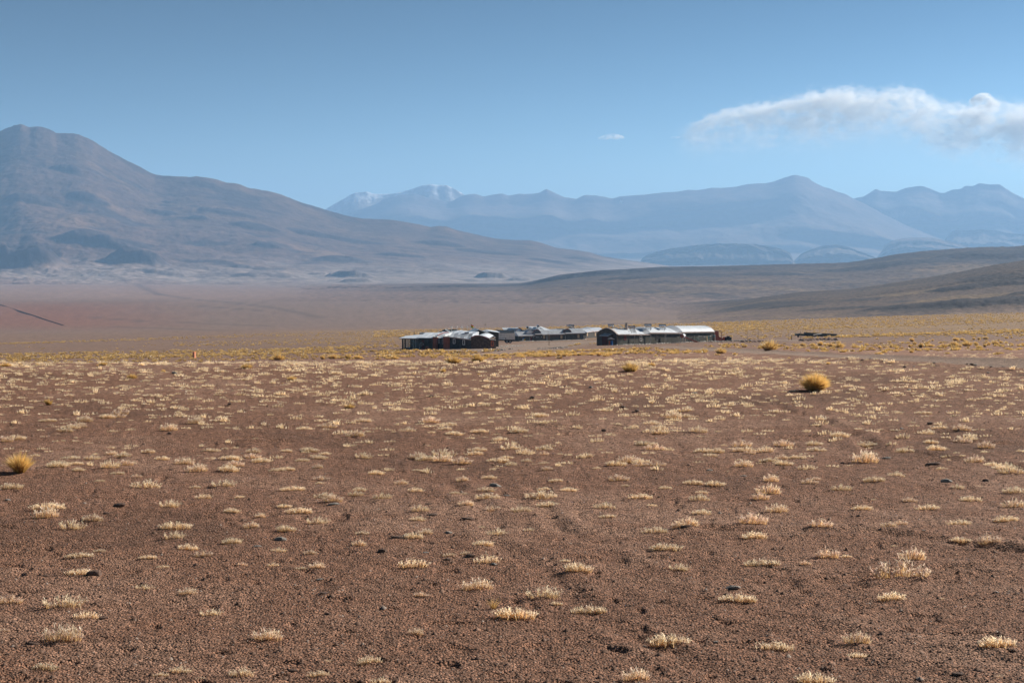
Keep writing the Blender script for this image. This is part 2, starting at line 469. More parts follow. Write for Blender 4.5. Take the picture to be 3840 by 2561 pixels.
    if snow is not None:
        sm = smooth(snow, snow + .2, vc ** power + .35 * fbm(xs * 3, Vv * 8, 4, seed + 90) - .3 * (rd_ < 0))
        C = mixc(C, np.array([.85, .87, .9]), sm)
    Vt = np.stack([Uu * D, D, Z], -1).reshape(-1, 3)
    m = mountain_mat(name + "_rock", cols, dark, tan, dscale, ctr)
    o = mesh_np(name, Vt, grid_faces(len(v), nc), m, col=C.reshape(-1, 3), smooth_sh=True)
    return tag(o, label, kind='structure')

LEFT = [(-900, 900), (-600, 760), (-300, 610), (-120, 540), (0, 497), (33, 483), (61, 473), (87, 466), (102, 470), (122, 478), (144, 474), (171, 477), (194, 486), (221, 499), (238, 501), (288, 501), (310, 507), (354, 526), (387, 548), (409, 563), (442, 580), (476, 599), (514, 618), (547, 635), (570, 647), (586, 655), (614, 659), (664, 662), (719, 664), (741, 662), (774, 665), (813, 673), (854, 685), (885, 687), (907, 693), (935, 705), (973, 711), (1023, 720), (1056, 730), (1095, 745), (1139, 762), (1189, 776), (1233, 790), (1305, 810), (1360, 820), (1465, 824), (1510, 831), (1576, 843), (1615, 852), (1642, 848), (1676, 850), (1709, 862), (1753, 872), (1808, 885), (1864, 896), (1919, 900), (1991, 902), (2030, 911), (2085, 930), (2168, 939), (2212, 947), (2262, 962), (2334, 973), (2417, 984), (2500, 996), (2560, 1004)]
SNOWM = [(1100, 860), (1180, 815), (1228, 782), (1255, 766), (1288, 748), (1311, 734), (1333, 724), (1377, 719), (1391, 725), (1421, 729), (1476, 727), (1510, 720), (1559, 705), (1587, 695), (1620, 691), (1642, 695), (1676, 694), (1709, 711), (1742, 731), (1800, 765), (1900, 820), (2000, 860)]
RANGE = [(1150, 880), (1230, 840), (1305, 809), (1344, 791), (1421, 761), (1438, 748), (1476, 736), (1510, 730), (1532, 730), (1554, 727), (1576, 733), (1609, 743), (1642, 749), (1676, 756), (1698, 754), (1725, 738), (1753, 730), (1781, 727), (1814, 738), (1847, 731), (1880, 726), (1908, 734), (1947, 727), (1974, 729), (1996, 727), (2024, 723), (2049, 709), (2079, 724), (2112, 739), (2162, 747), (2190, 732), (2240, 734), (2295, 745), (2323, 737), (2378, 733), (2417, 730), (2489, 722), (2534, 720), (2580, 712), (2614, 714), (2671, 704), (2700, 706), (2757, 701), (2796, 691), (2871, 687), (2899, 681), (2939, 666), (2976, 656), (3024, 666), (3047, 684), (3087, 703), (3104, 706), (3133, 719), (3161, 726), (3195, 745), (3241, 766), (3309, 804), (3389, 843), (3458, 871), (3526, 897), (3583, 917), (3640, 931), (3760, 950), (3900, 962)]
RIGHTR = [(3050, 800), (3195, 745), (3235, 737), (3252, 726), (3281, 708), (3295, 716), (3355, 720), (3389, 706), (3446, 697), (3469, 703), (3520, 724), (3537, 724), (3566, 711), (3594, 710), (3614, 697), (3640, 699), (3663, 688), (3708, 692), (3743, 692), (3771, 712), (3800, 729), (3840, 747), (3950, 800), (4100, 840), (4300, 900)]
MOUNDR = [(3470, 905), (3498, 885), (3526, 868), (3566, 863), (3640, 864), (3686, 859), (3743, 868), (3800, 877), (3840, 877), (3950, 884), (4100, 900), (4200, 930)]
MESA = [(2385, 990), (2400, 975), (2430, 954), (2493, 936), (2591, 922), (2646, 916), (2744, 913), (2828, 916), (2912, 929), (2946, 941), (2974, 958), (2984, 972)]
MOUND = [(2950, 985), (2974, 965), (3037, 936), (3093, 919), (3135, 918), (3177, 926), (3232, 947), (3288, 968), (3330, 985)]
FAN = [(3250, 960), (3337, 905), (3386, 893), (3440, 890), (3498, 893), (3567, 909), (3650, 930), (3800, 955)]

mountain('snow_mountain', 'pale snow streaked peak behind the blue range', SNOWM, 21500, 20200, 960, spur=.16, spur_w=.02, seed=5, cols=(.2, .17, .15), snow=.86, nc=260, nr=90, dscale=.006, patch=.5)
mountain('mountain_range', 'hazy blue range with a pointed summit above the far valley', RANGE, 19500, 16200, 972, power=1.5, spur=.14, spur_w=.075, terr=.03, cu=7, cv=2.5, seed=31, cols=(.16, .12, .105), tan=(.24, .17, .14), ctr=.3, tan_amt=.4, nc=640, nr=130, dscale=.008, patch=.25, shear=.5)
mountain('mountain_range', 'palest blue ridges at the right edge of the picture', RIGHTR, 20800, 19600, 968, spur=.12, spur_w=.05, seed=47, cols=(.15, .12, .11), nc=300, nr=80, dscale=.006)
mountain('hill', 'low hazy hill under the palest ridges at the right edge', MOUNDR, 17200, 16600, 958, taper=(.15, .15), spur=.3, spur_w=.012, terr=.1, seed=52, cols=(.13, .10, .09), nc=160, nr=40, rough=.03)
mountain('hill', 'low rounded fan at the foot of the hazy range', FAN, 14600, 14200, 972, taper=(.15, .15), spur=.25, spur_w=.015, terr=.08, seed=57, cols=(.15, .11, .1), nc=120, nr=30, rough=.02)
mountain('hill', 'long flat topped dark hill on the far valley floor', MESA, 13200, 12850, 986, taper=(.04, .04), power=.9, spur=.5, spur_w=.012, terr=.12, seed=61, cols=(.07, .055, .052), tan=(.085, .065, .058), ctr=.3, nc=220, nr=50, rough=.035, patch=.1)
mountain('hill', 'small rounded hill right of the flat topped hill', MOUND, 13800, 13350, 988, taper=(.15, .15), power=1.0, spur=.3, spur_w=.012, terr=.1, seed=66, cols=(.10, .08, .07), nc=120, nr=40, rough=.02)
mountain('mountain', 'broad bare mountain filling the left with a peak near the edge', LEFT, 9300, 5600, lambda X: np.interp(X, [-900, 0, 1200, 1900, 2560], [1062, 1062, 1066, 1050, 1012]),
         tan_amt=.6, top_dark=.45, ctr=.35, power=2.1, spur=.07, spur_w=.10, terr=.085, cu=10, cv=7, pu=14, pv=13, seed=12, cols=(.145, .088, .066), dark=(.042, .032, .034), tan=(.26, .155, .088), nc=900, nr=300, rough=.007, dscale=.012, patch=.16, shear=-.6, depth_var=.01,  # top_dark puts the shade lying on the peak into its colour
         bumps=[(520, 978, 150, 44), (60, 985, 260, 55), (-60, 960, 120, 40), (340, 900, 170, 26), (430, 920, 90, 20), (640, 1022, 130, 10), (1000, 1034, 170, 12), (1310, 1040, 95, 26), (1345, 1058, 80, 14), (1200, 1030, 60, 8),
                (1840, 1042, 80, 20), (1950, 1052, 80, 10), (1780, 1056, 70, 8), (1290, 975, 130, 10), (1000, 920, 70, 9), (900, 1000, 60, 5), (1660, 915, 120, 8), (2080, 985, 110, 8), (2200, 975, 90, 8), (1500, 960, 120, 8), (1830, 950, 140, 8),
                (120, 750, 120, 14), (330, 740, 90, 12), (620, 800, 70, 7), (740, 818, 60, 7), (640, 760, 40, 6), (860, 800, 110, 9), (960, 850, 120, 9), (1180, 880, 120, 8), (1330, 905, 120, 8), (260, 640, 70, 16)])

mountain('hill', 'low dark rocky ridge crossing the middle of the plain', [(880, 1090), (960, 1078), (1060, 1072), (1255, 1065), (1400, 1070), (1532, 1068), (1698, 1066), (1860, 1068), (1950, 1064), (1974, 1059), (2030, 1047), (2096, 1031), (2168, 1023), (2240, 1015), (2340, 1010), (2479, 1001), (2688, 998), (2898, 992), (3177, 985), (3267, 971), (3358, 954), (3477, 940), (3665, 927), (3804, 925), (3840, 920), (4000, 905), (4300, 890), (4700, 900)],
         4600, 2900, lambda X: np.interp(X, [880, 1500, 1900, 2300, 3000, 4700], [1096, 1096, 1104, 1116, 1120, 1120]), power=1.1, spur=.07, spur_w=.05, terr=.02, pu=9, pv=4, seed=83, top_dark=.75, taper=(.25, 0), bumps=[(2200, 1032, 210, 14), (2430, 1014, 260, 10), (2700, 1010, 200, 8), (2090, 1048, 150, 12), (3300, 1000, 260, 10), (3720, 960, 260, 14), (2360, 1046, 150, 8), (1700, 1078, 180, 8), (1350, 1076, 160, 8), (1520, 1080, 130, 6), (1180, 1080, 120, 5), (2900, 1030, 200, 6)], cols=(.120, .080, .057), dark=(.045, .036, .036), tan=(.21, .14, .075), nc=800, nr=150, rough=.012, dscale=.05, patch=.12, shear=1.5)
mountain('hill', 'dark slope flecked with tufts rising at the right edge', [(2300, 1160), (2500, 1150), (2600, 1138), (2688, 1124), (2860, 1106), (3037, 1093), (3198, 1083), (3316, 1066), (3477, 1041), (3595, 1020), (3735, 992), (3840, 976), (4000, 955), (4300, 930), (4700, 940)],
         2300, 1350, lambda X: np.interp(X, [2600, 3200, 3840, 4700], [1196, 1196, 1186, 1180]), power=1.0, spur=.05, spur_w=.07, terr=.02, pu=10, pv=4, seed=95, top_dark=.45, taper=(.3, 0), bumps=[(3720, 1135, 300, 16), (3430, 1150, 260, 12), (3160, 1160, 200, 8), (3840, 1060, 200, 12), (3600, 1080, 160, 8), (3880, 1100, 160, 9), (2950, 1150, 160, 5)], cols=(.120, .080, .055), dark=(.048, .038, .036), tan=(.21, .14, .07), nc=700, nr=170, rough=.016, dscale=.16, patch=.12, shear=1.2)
# ---------------------------------------------------------------- haze and clouds
def box_mesh(name, lo, hi, mat):
    x0, y0, z0 = lo; x1, y1, z1 = hi
    V = [(x0, y0, z0), (x1, y0, z0), (x1, y1, z0), (x0, y1, z0), (x0, y0, z1), (x1, y0, z1), (x1, y1, z1), (x0, y1, z1)]
    Fq = [(0, 3, 2, 1), (4, 5, 6, 7), (0, 1, 5, 4), (1, 2, 6, 5), (2, 3, 7, 6), (3, 0, 4, 7)]
    return mesh_np(name, V, Fq, mat)

hm = bpy.data.materials.new("haze_air"); hm.use_nodes = True
for n in list(hm.node_tree.nodes):
    if n.type == 'BSDF_PRINCIPLED': hm.node_tree.nodes.remove(n)
pv = hm.node_tree.nodes.new('ShaderNodeVolumePrincipled')
pv.inputs['Color'].default_value = (.34, .61, 1.0, 1)
pv.inputs['Density'].default_value = 7.0e-5
pv.inputs['Anisotropy'].default_value = .1
hm.node_tree.links.new(pv.outputs[0], [n for n in hm.node_tree.nodes if n.type == 'OUTPUT_MATERIAL'][0].inputs['Volume'])
zmin = float(Zg.min())
haze = box_mesh('haze', (-40000, -400, min(zmin, -700) - 60), (40000, 27000, 1130), hm)
tag(haze, 'thin blue air that pales the far mountains', kind='stuff')

def cloud(name, label, cx, d, w, top, bot, depth, dens, nscale, seed, prof_top, prof_bot):
    """a volume cloud: its box spans frame columns cx-w..cx+w at depth d; prof lists give its top and base along x"""
    m = bpy.data.materials.new(name + "_vapour"); m.use_nodes = True; nt = m.node_tree
    for n in list(nt.nodes):
        if n.type == 'BSDF_PRINCIPLED': nt.nodes.remove(n)
    out = [n for n in nt.nodes if n.type == 'OUTPUT_MATERIAL'][0]
    v = N(nt, 'ShaderNodeVolumePrincipled'); v.inputs['Color'].default_value = (1, 1, 1, 1); v.inputs['Anisotropy'].default_value = .35
    nt.links.new(v.outputs[0], out.inputs['Volume'])
    tc = N(nt, 'ShaderNodeTexCoord'); sp = N(nt, 'ShaderNodeSeparateXYZ'); nt.links.new(tc.outputs['Generated'], sp.inputs[0])
    def M(op, a, b=None):
        n = N(nt, 'ShaderNodeMath', operation=op)
        for i, q in enumerate((a, b)):
            if q is None: continue
            if isinstance(q, (int, float)): n.inputs[i].default_value = q
            else: nt.links.new(q, n.inputs[i])
        return n.outputs[0]
    def curve(pts):
        n = N(nt, 'ShaderNodeFloatCurve'); cu = n.mapping.curves[0]
        while len(cu.points) < len(pts): cu.points.new(.5, .5)
        for pnt, (a, b) in zip(cu.points, pts): pnt.location = (a, b)
        n.mapping.update(); nt.links.new(sp.outputs[0], n.inputs['Value']); return n.outputs[0]
    def ramp(x, a, b):
        n = N(nt, 'ShaderNodeMapRange', interpolation_type='SMOOTHSTEP'); nt.links.new(x, n.inputs[0])
        n.inputs[1].default_value = a; n.inputs[2].default_value = b; return n.outputs[0]
    mp = N(nt, 'ShaderNodeMapping'); mp.inputs['Scale'].default_value = (1, .7, 1.5); mp.inputs['Location'].default_value = (seed, seed * 2.1, 0)
    nt.links.new(tc.outputs['Object'], mp.inputs[0])
    def noise(s, det, rough):
        n = N(nt, 'ShaderNodeTexNoise'); n.inputs['Scale'].default_value = s; n.inputs['Detail'].default_value = det; n.inputs['Roughness'].default_value = rough
        nt.links.new(mp.outputs[0], n.inputs['Vector']); return M('SUBTRACT', n.outputs[0], .5)
    n1 = noise(nscale, 7, .6); n2 = noise(nscale * .25, 3, .5)
    tp = curve(prof_top); bt = curve(prof_bot)
    z = M('ADD', sp.outputs[2], M('ADD', M('MULTIPLY', n1, .40), M('MULTIPLY', n2, .35)))
    topf = ramp(M('SUBTRACT', tp, z), 0.0, .055)
    botf = ramp(M('ADD', M('SUBTRACT', sp.outputs[2], bt), M('MULTIPLY', n1, .5)), -.25, .35)
    yy = M('ABSOLUTE', M('SUBTRACT', sp.outputs[1], .5)); yf = ramp(yy, .5, .2)
    xf = M('MULTIPLY', ramp(sp.outputs[0], 0.0, .06), ramp(sp.outputs[0], 1.0, .97))
    tex = ramp(M('ADD', M('MULTIPLY', n1, 1.0), M('MULTIPLY', n2, 1.0)), -.14, .16)
    core = M('MULTIPLY', M('MULTIPLY', topf, botf), M('MULTIPLY', yf, xf))
    dn = M('MULTIPLY', core, M('ADD', M('MULTIPLY', tex, .93), .07))
    veil = M('MULTIPLY', M('MULTIPLY', ramp(sp.outputs[2], 0.0, .55), topf), M('MULTIPLY', M('MULTIPLY', yf, xf), .05))
    nt.links.new(M('MULTIPLY', M('ADD', dn, veil), dens), v.inputs['Density'])
    m.cycles.volume_step_rate = .35
    a = P(cx - w, bot, d); b = P(cx + w, top, d)
    W, Dp, Hh = b.x - a.x, depth, b.z - a.z
    V = np.array([(x, y, zz) for zz in (0, Hh) for y in (-Dp / 2, Dp / 2) for x in (0, W)], float)
    Fq = [(0, 2, 3, 1), (4, 5, 7, 6), (0, 1, 5, 4), (1, 3, 7, 5), (3, 2, 6, 7), (2, 0, 4, 6)]
    o = mesh_np(name, V, Fq, m); o.location = (a.x, d, a.z)
    return tag(o, label, kind='stuff')

# frame x 2520..3960, y 300 (top) .. 640 (base)
def cp(x, y, cx, w, top, bot): return ((x - cx + w) / (2 * w), (bot - y) / (bot - top))
_c = (3300, 780, 290, 660)
CT = [cp(x, y, *_c) for x, y in [(2520, 500), (2580, 470), (2680, 415), (2850, 378), (2980, 360), (3060, 338), (3180, 326), (3280, 338), (3420, 328), (3480, 362), (3560, 385), (3640, 385), (3740, 380), (3840, 390), (4080, 410)]]
CB = [cp(x, y, *_c) for x, y in [(2520, 510), (2700, 492), (2900, 485), (3100, 470), (3300, 450), (3450, 490), (3560, 540), (3700, 560), (3840, 560), (4080, 560)]]
cloud('cloud', 'long white cloud with a soft trailing base at the upper right', *_c[:1], 44000, _c[1], _c[2], _c[3], 1700, .0030, .0034, 3.3, CT, CB)
_c = (3692, 60, 345, 410)
cloud('cloud', 'small bright puff above the right end of the long cloud', 3692, 42000, 60, 345, 410, 420, .010, .006, 8.1,
      [(0, .35), (.25, .85), (.5, .95), (.8, .6), (1, .3)], [(0, .25), (.5, .15), (1, .25)])
cloud('cloud', 'tiny white cloud low in the middle of the sky', 2292, 44000, 52, 500, 527, 300, .007, .006, 2.2,
      [(0, .3), (.3, .75), (.6, .9), (1, .4)], [(0, .2), (.5, .2), (1, .3)])
cloud('cloud', 'faint wisp just left of the long cloud', 2533, 44000, 20, 508, 522, 250, .004, .008, 5.2,
      [(0, .5), (.5, .8), (1, .5)], [(0, .3), (.5, .2), (1, .3)])
# ---------------------------------------------------------------- plants and stones
def blade_mat(name, trans=.45, rough=.7):
    m = bpy.data.materials.new(name); m.use_nodes = True; nt = m.node_tree
    for n in list(nt.nodes):
        if n.type == 'BSDF_PRINCIPLED': nt.nodes.remove(n)
    out = [n for n in nt.nodes if n.type == 'OUTPUT_MATERIAL'][0]
    at = N(nt, 'ShaderNodeAttribute', attribute_name='col')
    oi = N(nt, 'ShaderNodeObjectInfo')
    mr = N(nt, 'ShaderNodeMapRange'); mr.inputs[3].default_value = .85; mr.inputs[4].default_value = 1.15
    nt.links.new(oi.outputs['Random'], mr.inputs[0])
    vm = N(nt, 'ShaderNodeVectorMath', operation='SCALE'); nt.links.new(at.outputs['Color'], vm.inputs[0]); nt.links.new(mr.outputs[0], vm.inputs['Scale'])
    d = N(nt, 'ShaderNodeBsdfDiffuse'); t = N(nt, 'ShaderNodeBsdfTranslucent'); g = N(nt, 'ShaderNodeBsdfGlossy')
    g.inputs['Roughness'].default_value = .45
    nt.links.new(vm.outputs[0], d.inputs[0]); nt.links.new(vm.outputs[0], t.inputs[0])
    mx = N(nt, 'ShaderNodeMixShader'); mx.inputs[0].default_value = trans
    nt.links.new(d.outputs[0], mx.inputs[1]); nt.links.new(t.outputs[0], mx.inputs[2])
    m2 = N(nt, 'ShaderNodeMixShader'); m2.inputs[0].default_value = .06
    nt.links.new(mx.outputs[0], m2.inputs[1]); nt.links.new(g.outputs[0], m2.inputs[2])
    nt.links.new(m2.outputs[0], out.inputs[0])
    return m
M_STRAW = blade_mat('dry_straw', .5)
M_GOLD = blade_mat('golden_bunchgrass_blades', .5)

def blades(base, dirv, length, width, col0, col1, rg, droop=.25):
    """arrays of curved two-segment blades -> vertices, triangle faces, colours"""
    n = len(base)
    side = np.cross(dirv, rg.normal(size=(n, 3))); side /= np.linalg.norm(side, axis=1)[:, None] + 1e-9
    L = length[:, None]; Wd = width[:, None]
    out = dirv.copy(); out[:, 2] = 0
    mid = base + dirv * L * .55
    tip = base + dirv * L + out * L * droop - np.array([0, 0, 1.0]) * L * droop * .35
    v = np.stack([base - side * Wd * .5, base + side * Wd * .5, mid + side * Wd * .45, mid - side * Wd * .45, tip], 1)
    f = np.array([[0, 1, 2], [0, 2, 3], [3, 2, 4]])
    Fa = (np.arange(n)[:, None, None] * 5 + f[None]).reshape(-1, 3)
    cc = np.stack([col0, col0, (col0 + col1) / 2, (col0 + col1) / 2, col1], 1)
    return v.reshape(-1, 3), Fa, cc.reshape(-1, 3)

def merge(parts):
    V = []; Fa = []; C = []; o = 0
    for v, f, c in parts:
        V.append(v); Fa.append(f + o); C.append(c); o += len(v)
    return np.concatenate(V), np.concatenate(Fa), np.concatenate(C)

def bunch(n, rad, h, rg, wid, lean=(0, 0), shape='dome'):
    """one bunchgrass tuft: blades fan out from a tight base into a dome or a vase"""
    a = rg.uniform(0, 2 * np.pi, n); r = np.sqrt(rg.uniform(0, 1, n))
    if shape == 'dome':
        base = np.stack([np.cos(a) * r * rad * .62, np.sin(a) * r * rad * .62, np.zeros(n)], 1)
        tilt = r * .92 + rg.normal(0, .16, n)
    else:
        base = np.stack([np.cos(a) * r * rad * .30, np.sin(a) * r * rad * .30, np.zeros(n)], 1)
        tilt = r * .72 + rg.normal(0, .10, n)
    d = np.stack([np.cos(a) * np.sin(tilt) + lean[0], np.sin(a) * np.sin(tilt) + lean[1], np.cos(tilt)], 1)
    d /= np.linalg.norm(d, axis=1)[:, None]
    d[:, 2] = np.abs(d[:, 2]) + .03
    L = h * rg.uniform(.5, 1.2, n) * (1 - .25 * r)
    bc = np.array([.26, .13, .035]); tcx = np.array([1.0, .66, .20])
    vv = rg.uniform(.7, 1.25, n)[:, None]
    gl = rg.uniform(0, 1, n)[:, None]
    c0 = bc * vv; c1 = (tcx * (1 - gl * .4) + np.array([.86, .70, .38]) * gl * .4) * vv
    return blades(base, d, L, np.full(n, wid) * rg.uniform(.7, 1.3, n), c0, c1, rg, .22)

def sprig(n, rad, h, rg, wid, pink=0.0):
    """a small dead clump: a patch of short forked straw stems with feathery ends"""
    # the stems stand in a ragged strip rather than a disc
    ax = rg.uniform(-1, 1, n); ay = rg.normal(0, .28, n)
    gaps = np.abs(np.sin(ax * 4.1 + rg.uniform(0, 6))) > .18
    base = np.stack([ax * rad, ay * rad * .8, np.zeros(n)], 1)
    tilt = np.stack([ax * .35 + rg.normal(0, .22, n), rg.normal(0, .25, n)], 1)
    d = np.stack([tilt[:, 0], tilt[:, 1], np.ones(n)], 1); d /= np.linalg.norm(d, axis=1)[:, None]
    L = h * rg.uniform(.45, 1.1, n) * (1 - .35 * np.abs(ax)) * np.where(gaps, 1, .5)
    vv = rg.uniform(.8, 1.15, n)[:, None]; pk = np.clip(rg.normal(pink, .25, n), 0, 1)[:, None]
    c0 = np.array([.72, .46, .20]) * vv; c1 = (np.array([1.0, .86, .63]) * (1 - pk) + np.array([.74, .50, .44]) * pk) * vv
    A = blades(base, d, L, np.full(n, wid), c0, (c0 + c1) / 2, rg, .1)
    # side leaflets
    k = 3; idx = np.repeat(np.arange(n), k); t = rg.uniform(.45, 1.0, n * k)
    b2 = base[idx] + d[idx] * (L[idx] * t)[:, None]
    d2 = d[idx] * 1.0 + rg.normal(0, .5, (n * k, 3)); d2 /= np.linalg.norm(d2, axis=1)[:, None]; d2[:, 2] = np.abs(d2[:, 2])
    B = blades(b2, d2, L[idx] * rg.uniform(.22, .42, n * k), np.full(n * k, wid * 1.1), c1[idx], c1[idx], rg, .1)
    return merge([A, B])

def sprig_lod(n, rad, h, rg, wid):
    ax = rg.uniform(-1, 1, n); base = np.stack([ax * rad, rg.normal(0, .25, n) * rad, np.zeros(n)], 1)
    d = np.stack([ax * .4 + rg.normal(0, .3, n), rg.normal(0, .3, n), np.ones(n)], 1); d /= np.linalg.norm(d, axis=1)[:, None]
    v = rg.uniform(.8, 1.15, n)[:, None]
    return blades(base, d, h * rg.uniform(.5, 1.1, n) * (1 - .3 * np.abs(ax)), np.full(n, wid), np.array([.80, .58, .32]) * v, np.array([1.0, .86, .64]) * v, rg, .1)

def scatter_mesh(name, protos, X, Y, S, mat, rg, zoff=-.01, wide=None):
    """join many copies of small prototype plants into one mesh, each turned and scaled"""
    Z = ground_z(X, Y) + zoff
    Vs = []; Fs = []; Cs = []; o = 0
    which = rg.integers(0, len(protos), len(X))
    for k, (v, f, c) in enumerate(protos):
        ii = np.where(which == k)[0]
        if len(ii) == 0: continue
        a = rg.uniform(-.5, .5, len(ii)) if wide else rg.uniform(0, 2 * np.pi, len(ii))
        ca, sa = np.cos(a), np.sin(a); s = S[ii]
        vx = v[None, :, 0] * ca[:, None] - v[None, :, 1] * sa[:, None]
        vy = v[None, :, 0] * sa[:, None] + v[None, :, 1] * ca[:, None]
        vv = np.stack([vx * s[:, None] + X[ii][:, None], vy * s[:, None] + Y[ii][:, None], v[None, :, 2] * (s * rg.uniform(.75, 1.15, len(ii)))[:, None] + Z[ii][:, None]], -1)
        Vs.append(vv.reshape(-1, 3)); Fs.append((f[None] + (np.arange(len(ii)) * len(v))[:, None, None]).reshape(-1, 3) + o)
        cc = np.broadcast_to(c[None], (len(ii),) + c.shape) * rg.uniform(.8, 1.12, len(ii))[:, None, None]
        Cs.append(cc.reshape(-1, 3)); o += len(ii) * len(v)
    return mesh_np(name, np.concatenate(Vs), np.concatenate(Fs), mat, col=np.concatenate(Cs))

def gpix_np(px, py):
    """vectorised march from frame places to the ground"""
    px = np.asarray(px, float); py = np.asarray(py, float)
    u = (px - CX) / F_PX; s = slope_np(py)
    bb = (CY - py) / F_PX; u = u / (_C + bb * _S)
    d = np.concatenate([np.linspace(10, 80, 300), np.geomspace(80, 6000, 500)])
    z = base_z(np.repeat(u[:, None], len(d), 1), np.repeat(d[None], len(u), 0))
    h = EYE + s[:, None] * d[None] - z
    k = np.argmax(h < 0, 1); k = np.clip(k, 1, len(d) - 1)
    r = np.arange(len(u)); h0 = h[r, k - 1]; h1 = h[r, k]; t = np.clip(h0 / (h0 - h1 + 1e-9), 0, 1)
    D = d[k - 1] * (1 - t) + d[k] * t
    return u * D, D

# --- the small dead clumps of the foreground: (x, base y, width) read off in three tiles of the frame
T1 = "70,330,130 935,322,180 1297,390,95 1080,450,110 310,460,200 290,515,140 590,535,120 455,582,140 1120,580,175 1110,645,110 510,755,160 635,725,70 1200,720,120 945,780,100 1295,760,105 1040,830,70 525,875,180 920,970,100 1195,995,110 65,1060,140 400,1095,220 550,1160,145 1345,1125,120 25,1255,60 395,1310,230 290,1480,150 1155,1500,130 1025,1520,90 1545,1520,150 1700,1290,175 1745,820,70 1920,850,75 2020,840,95 1825,600,110 1605,575,90 1660,505,60 1910,485,150 2025,545,120 1815,450,80 2125,415,110 2070,380,120 1530,385,60 1480,478,90 1480,675,110 1980,745,80 1780,725,90 1545,815,60 2030,1530,130 870,255,60 750,235,80 700,200,110 800,180,90 635,290,60 500,215,70 590,140,90 455,135,110 710,110,70 945,95,80 1035,145,90 1350,90,100 1620,100,90 1615,135,90 1245,325,60 1425,312,130 1830,210,100 1930,155,80 2040,135,90 2030,200,60 2055,265,90 2040,295,50 1870,335,140 1830,95,70 2075,105,70 1505,190,90 1280,1540,60 2080,1425,60"
T2 = "110,370,90 135,335,80 280,395,110 490,345,90 400,285,80 500,210,60 240,235,90 790,280,70 960,260,90 660,150,120 790,165,115 665,110,130 1075,135,70 1100,180,65 1200,155,65 1310,120,55 1310,170,60 1580,130,80 1330,210,60 1385,290,80 1310,335,80 1470,345,95 940,345,100 740,365,60 805,362,50 1290,390,180 1335,435,130 950,395,140 815,440,90 1165,480,120 980,455,90 1700,445,130 1715,510,95 1925,385,140 1650,205,50 1930,185,80 2030,180,100 2085,325,75 1790,270,110 1830,310,50 505,530,90 520,480,100 475,650,120 550,620,90 150,625,80 130,700,85 910,575,50 1015,620,130 1215,595,60 920,695,120 475,830,170 945,805,150 705,760,70 810,750,60 880,960,180 530,1010,80 1125,1155,240 1305,1015,190 1390,1055,70 1595,1105,200 1530,860,160 1445,800,60 2015,610,150 2170,590,90 2090,730,180 2170,850,110 490,1265,90 195,1440,150 270,1565,130 1890,1545,160 2110,1320,230 2000,435,60"
T3 = "100,305,110 240,310,110 155,355,70 145,405,120 155,490,110 65,585,130 585,360,140 535,400,90 595,285,90 630,475,140 485,550,150 490,655,140 845,300,90 880,275,60 1050,335,120 1255,285,120 1400,255,100 1195,160,150 1180,460,120 1250,390,35 1485,405,80 1600,450,140 1870,400,130 1690,205,60 1905,155,120 2130,225,150 2020,180,90 1790,320,80 1925,310,40 2150,345,130 2150,440,130 1800,550,140 1350,575,90 1425,555,80 2100,540,150 915,580,130 1810,660,110 1990,675,130 1380,695,40 960,775,130 1080,770,60 820,815,60 1505,770,150 540,820,200 30,850,60 1430,895,300 385,1040,210 1370,1045,160 1690,1030,40 1150,1315,160 1150,1390,120 620,1345,220 2045,1345,210 880,1568,210 2060,1540,60 385,90,70 465,105,60 680,50,110 875,45,90 1205,40,140 1620,40,80 1820,25,100 1450,90,110 1970,70,90 670,140,70 635,165,50 420,190,110 210,125,80"
KZ = 1300 / 2213
clumps = []
for off, T in ((0, T1), (1270, T2), (2540, T3)):
    for it in T.split():
        x, y, w = map(float, it.split(','))
        clumps.append((off + x * KZ, 1640 + y * KZ, w * KZ))

# the rest of the clumps: random, thinner near the camera, thick towards the crest
cand = []
NR = 15500
dd_ = np.sqrt(RNG.uniform(15 ** 2, 66 ** 2, NR)); uu_ = RNG.uniform(-.6, .6, NR)
keep = RNG.uniform(0, 1, NR) < (.25 + .75 * smooth(24, 52, dd_)) * (.42 + .22 * np.clip(fbm(uu_ * dd_ / 5, dd_ / 5, 2, 411) + .35, 0, 1))
keep &= ~((dd_ < 30) & (np.abs(uu_) < .335))          # the near ones are placed one by one above
rx_, ry_ = uu_ * dd_, dd_
keep &= seg_dist(rx_, ry_, ROAD) > 3.2
for pl in TRACKS[2:4]: keep &= seg_dist(rx_, ry_, pl) > .25
rx_, ry_ = rx_[keep], ry_[keep]
rs_ = RNG.uniform(.05, .19, len(rx_))

protos_near = []
for k in range(16):
    pk = [0, 0, .1, .3, 0, .1, 0, .5][k % 8]
    nn = [120, 90, 150, 100, 80, 130, 160, 110][k % 8]
    protos_near.append(sprig(nn, 1.0, [.62, .8, .6, .95, .75, .6, .7, .9][k % 8], np.random.default_rng(500 + k), .040, pk))
sprig_meshes = [mesh_np('straw_clump', v * np.array([1, 1, 1]), f, M_STRAW, col=c, data_only=True) for v, f, c in protos_near]

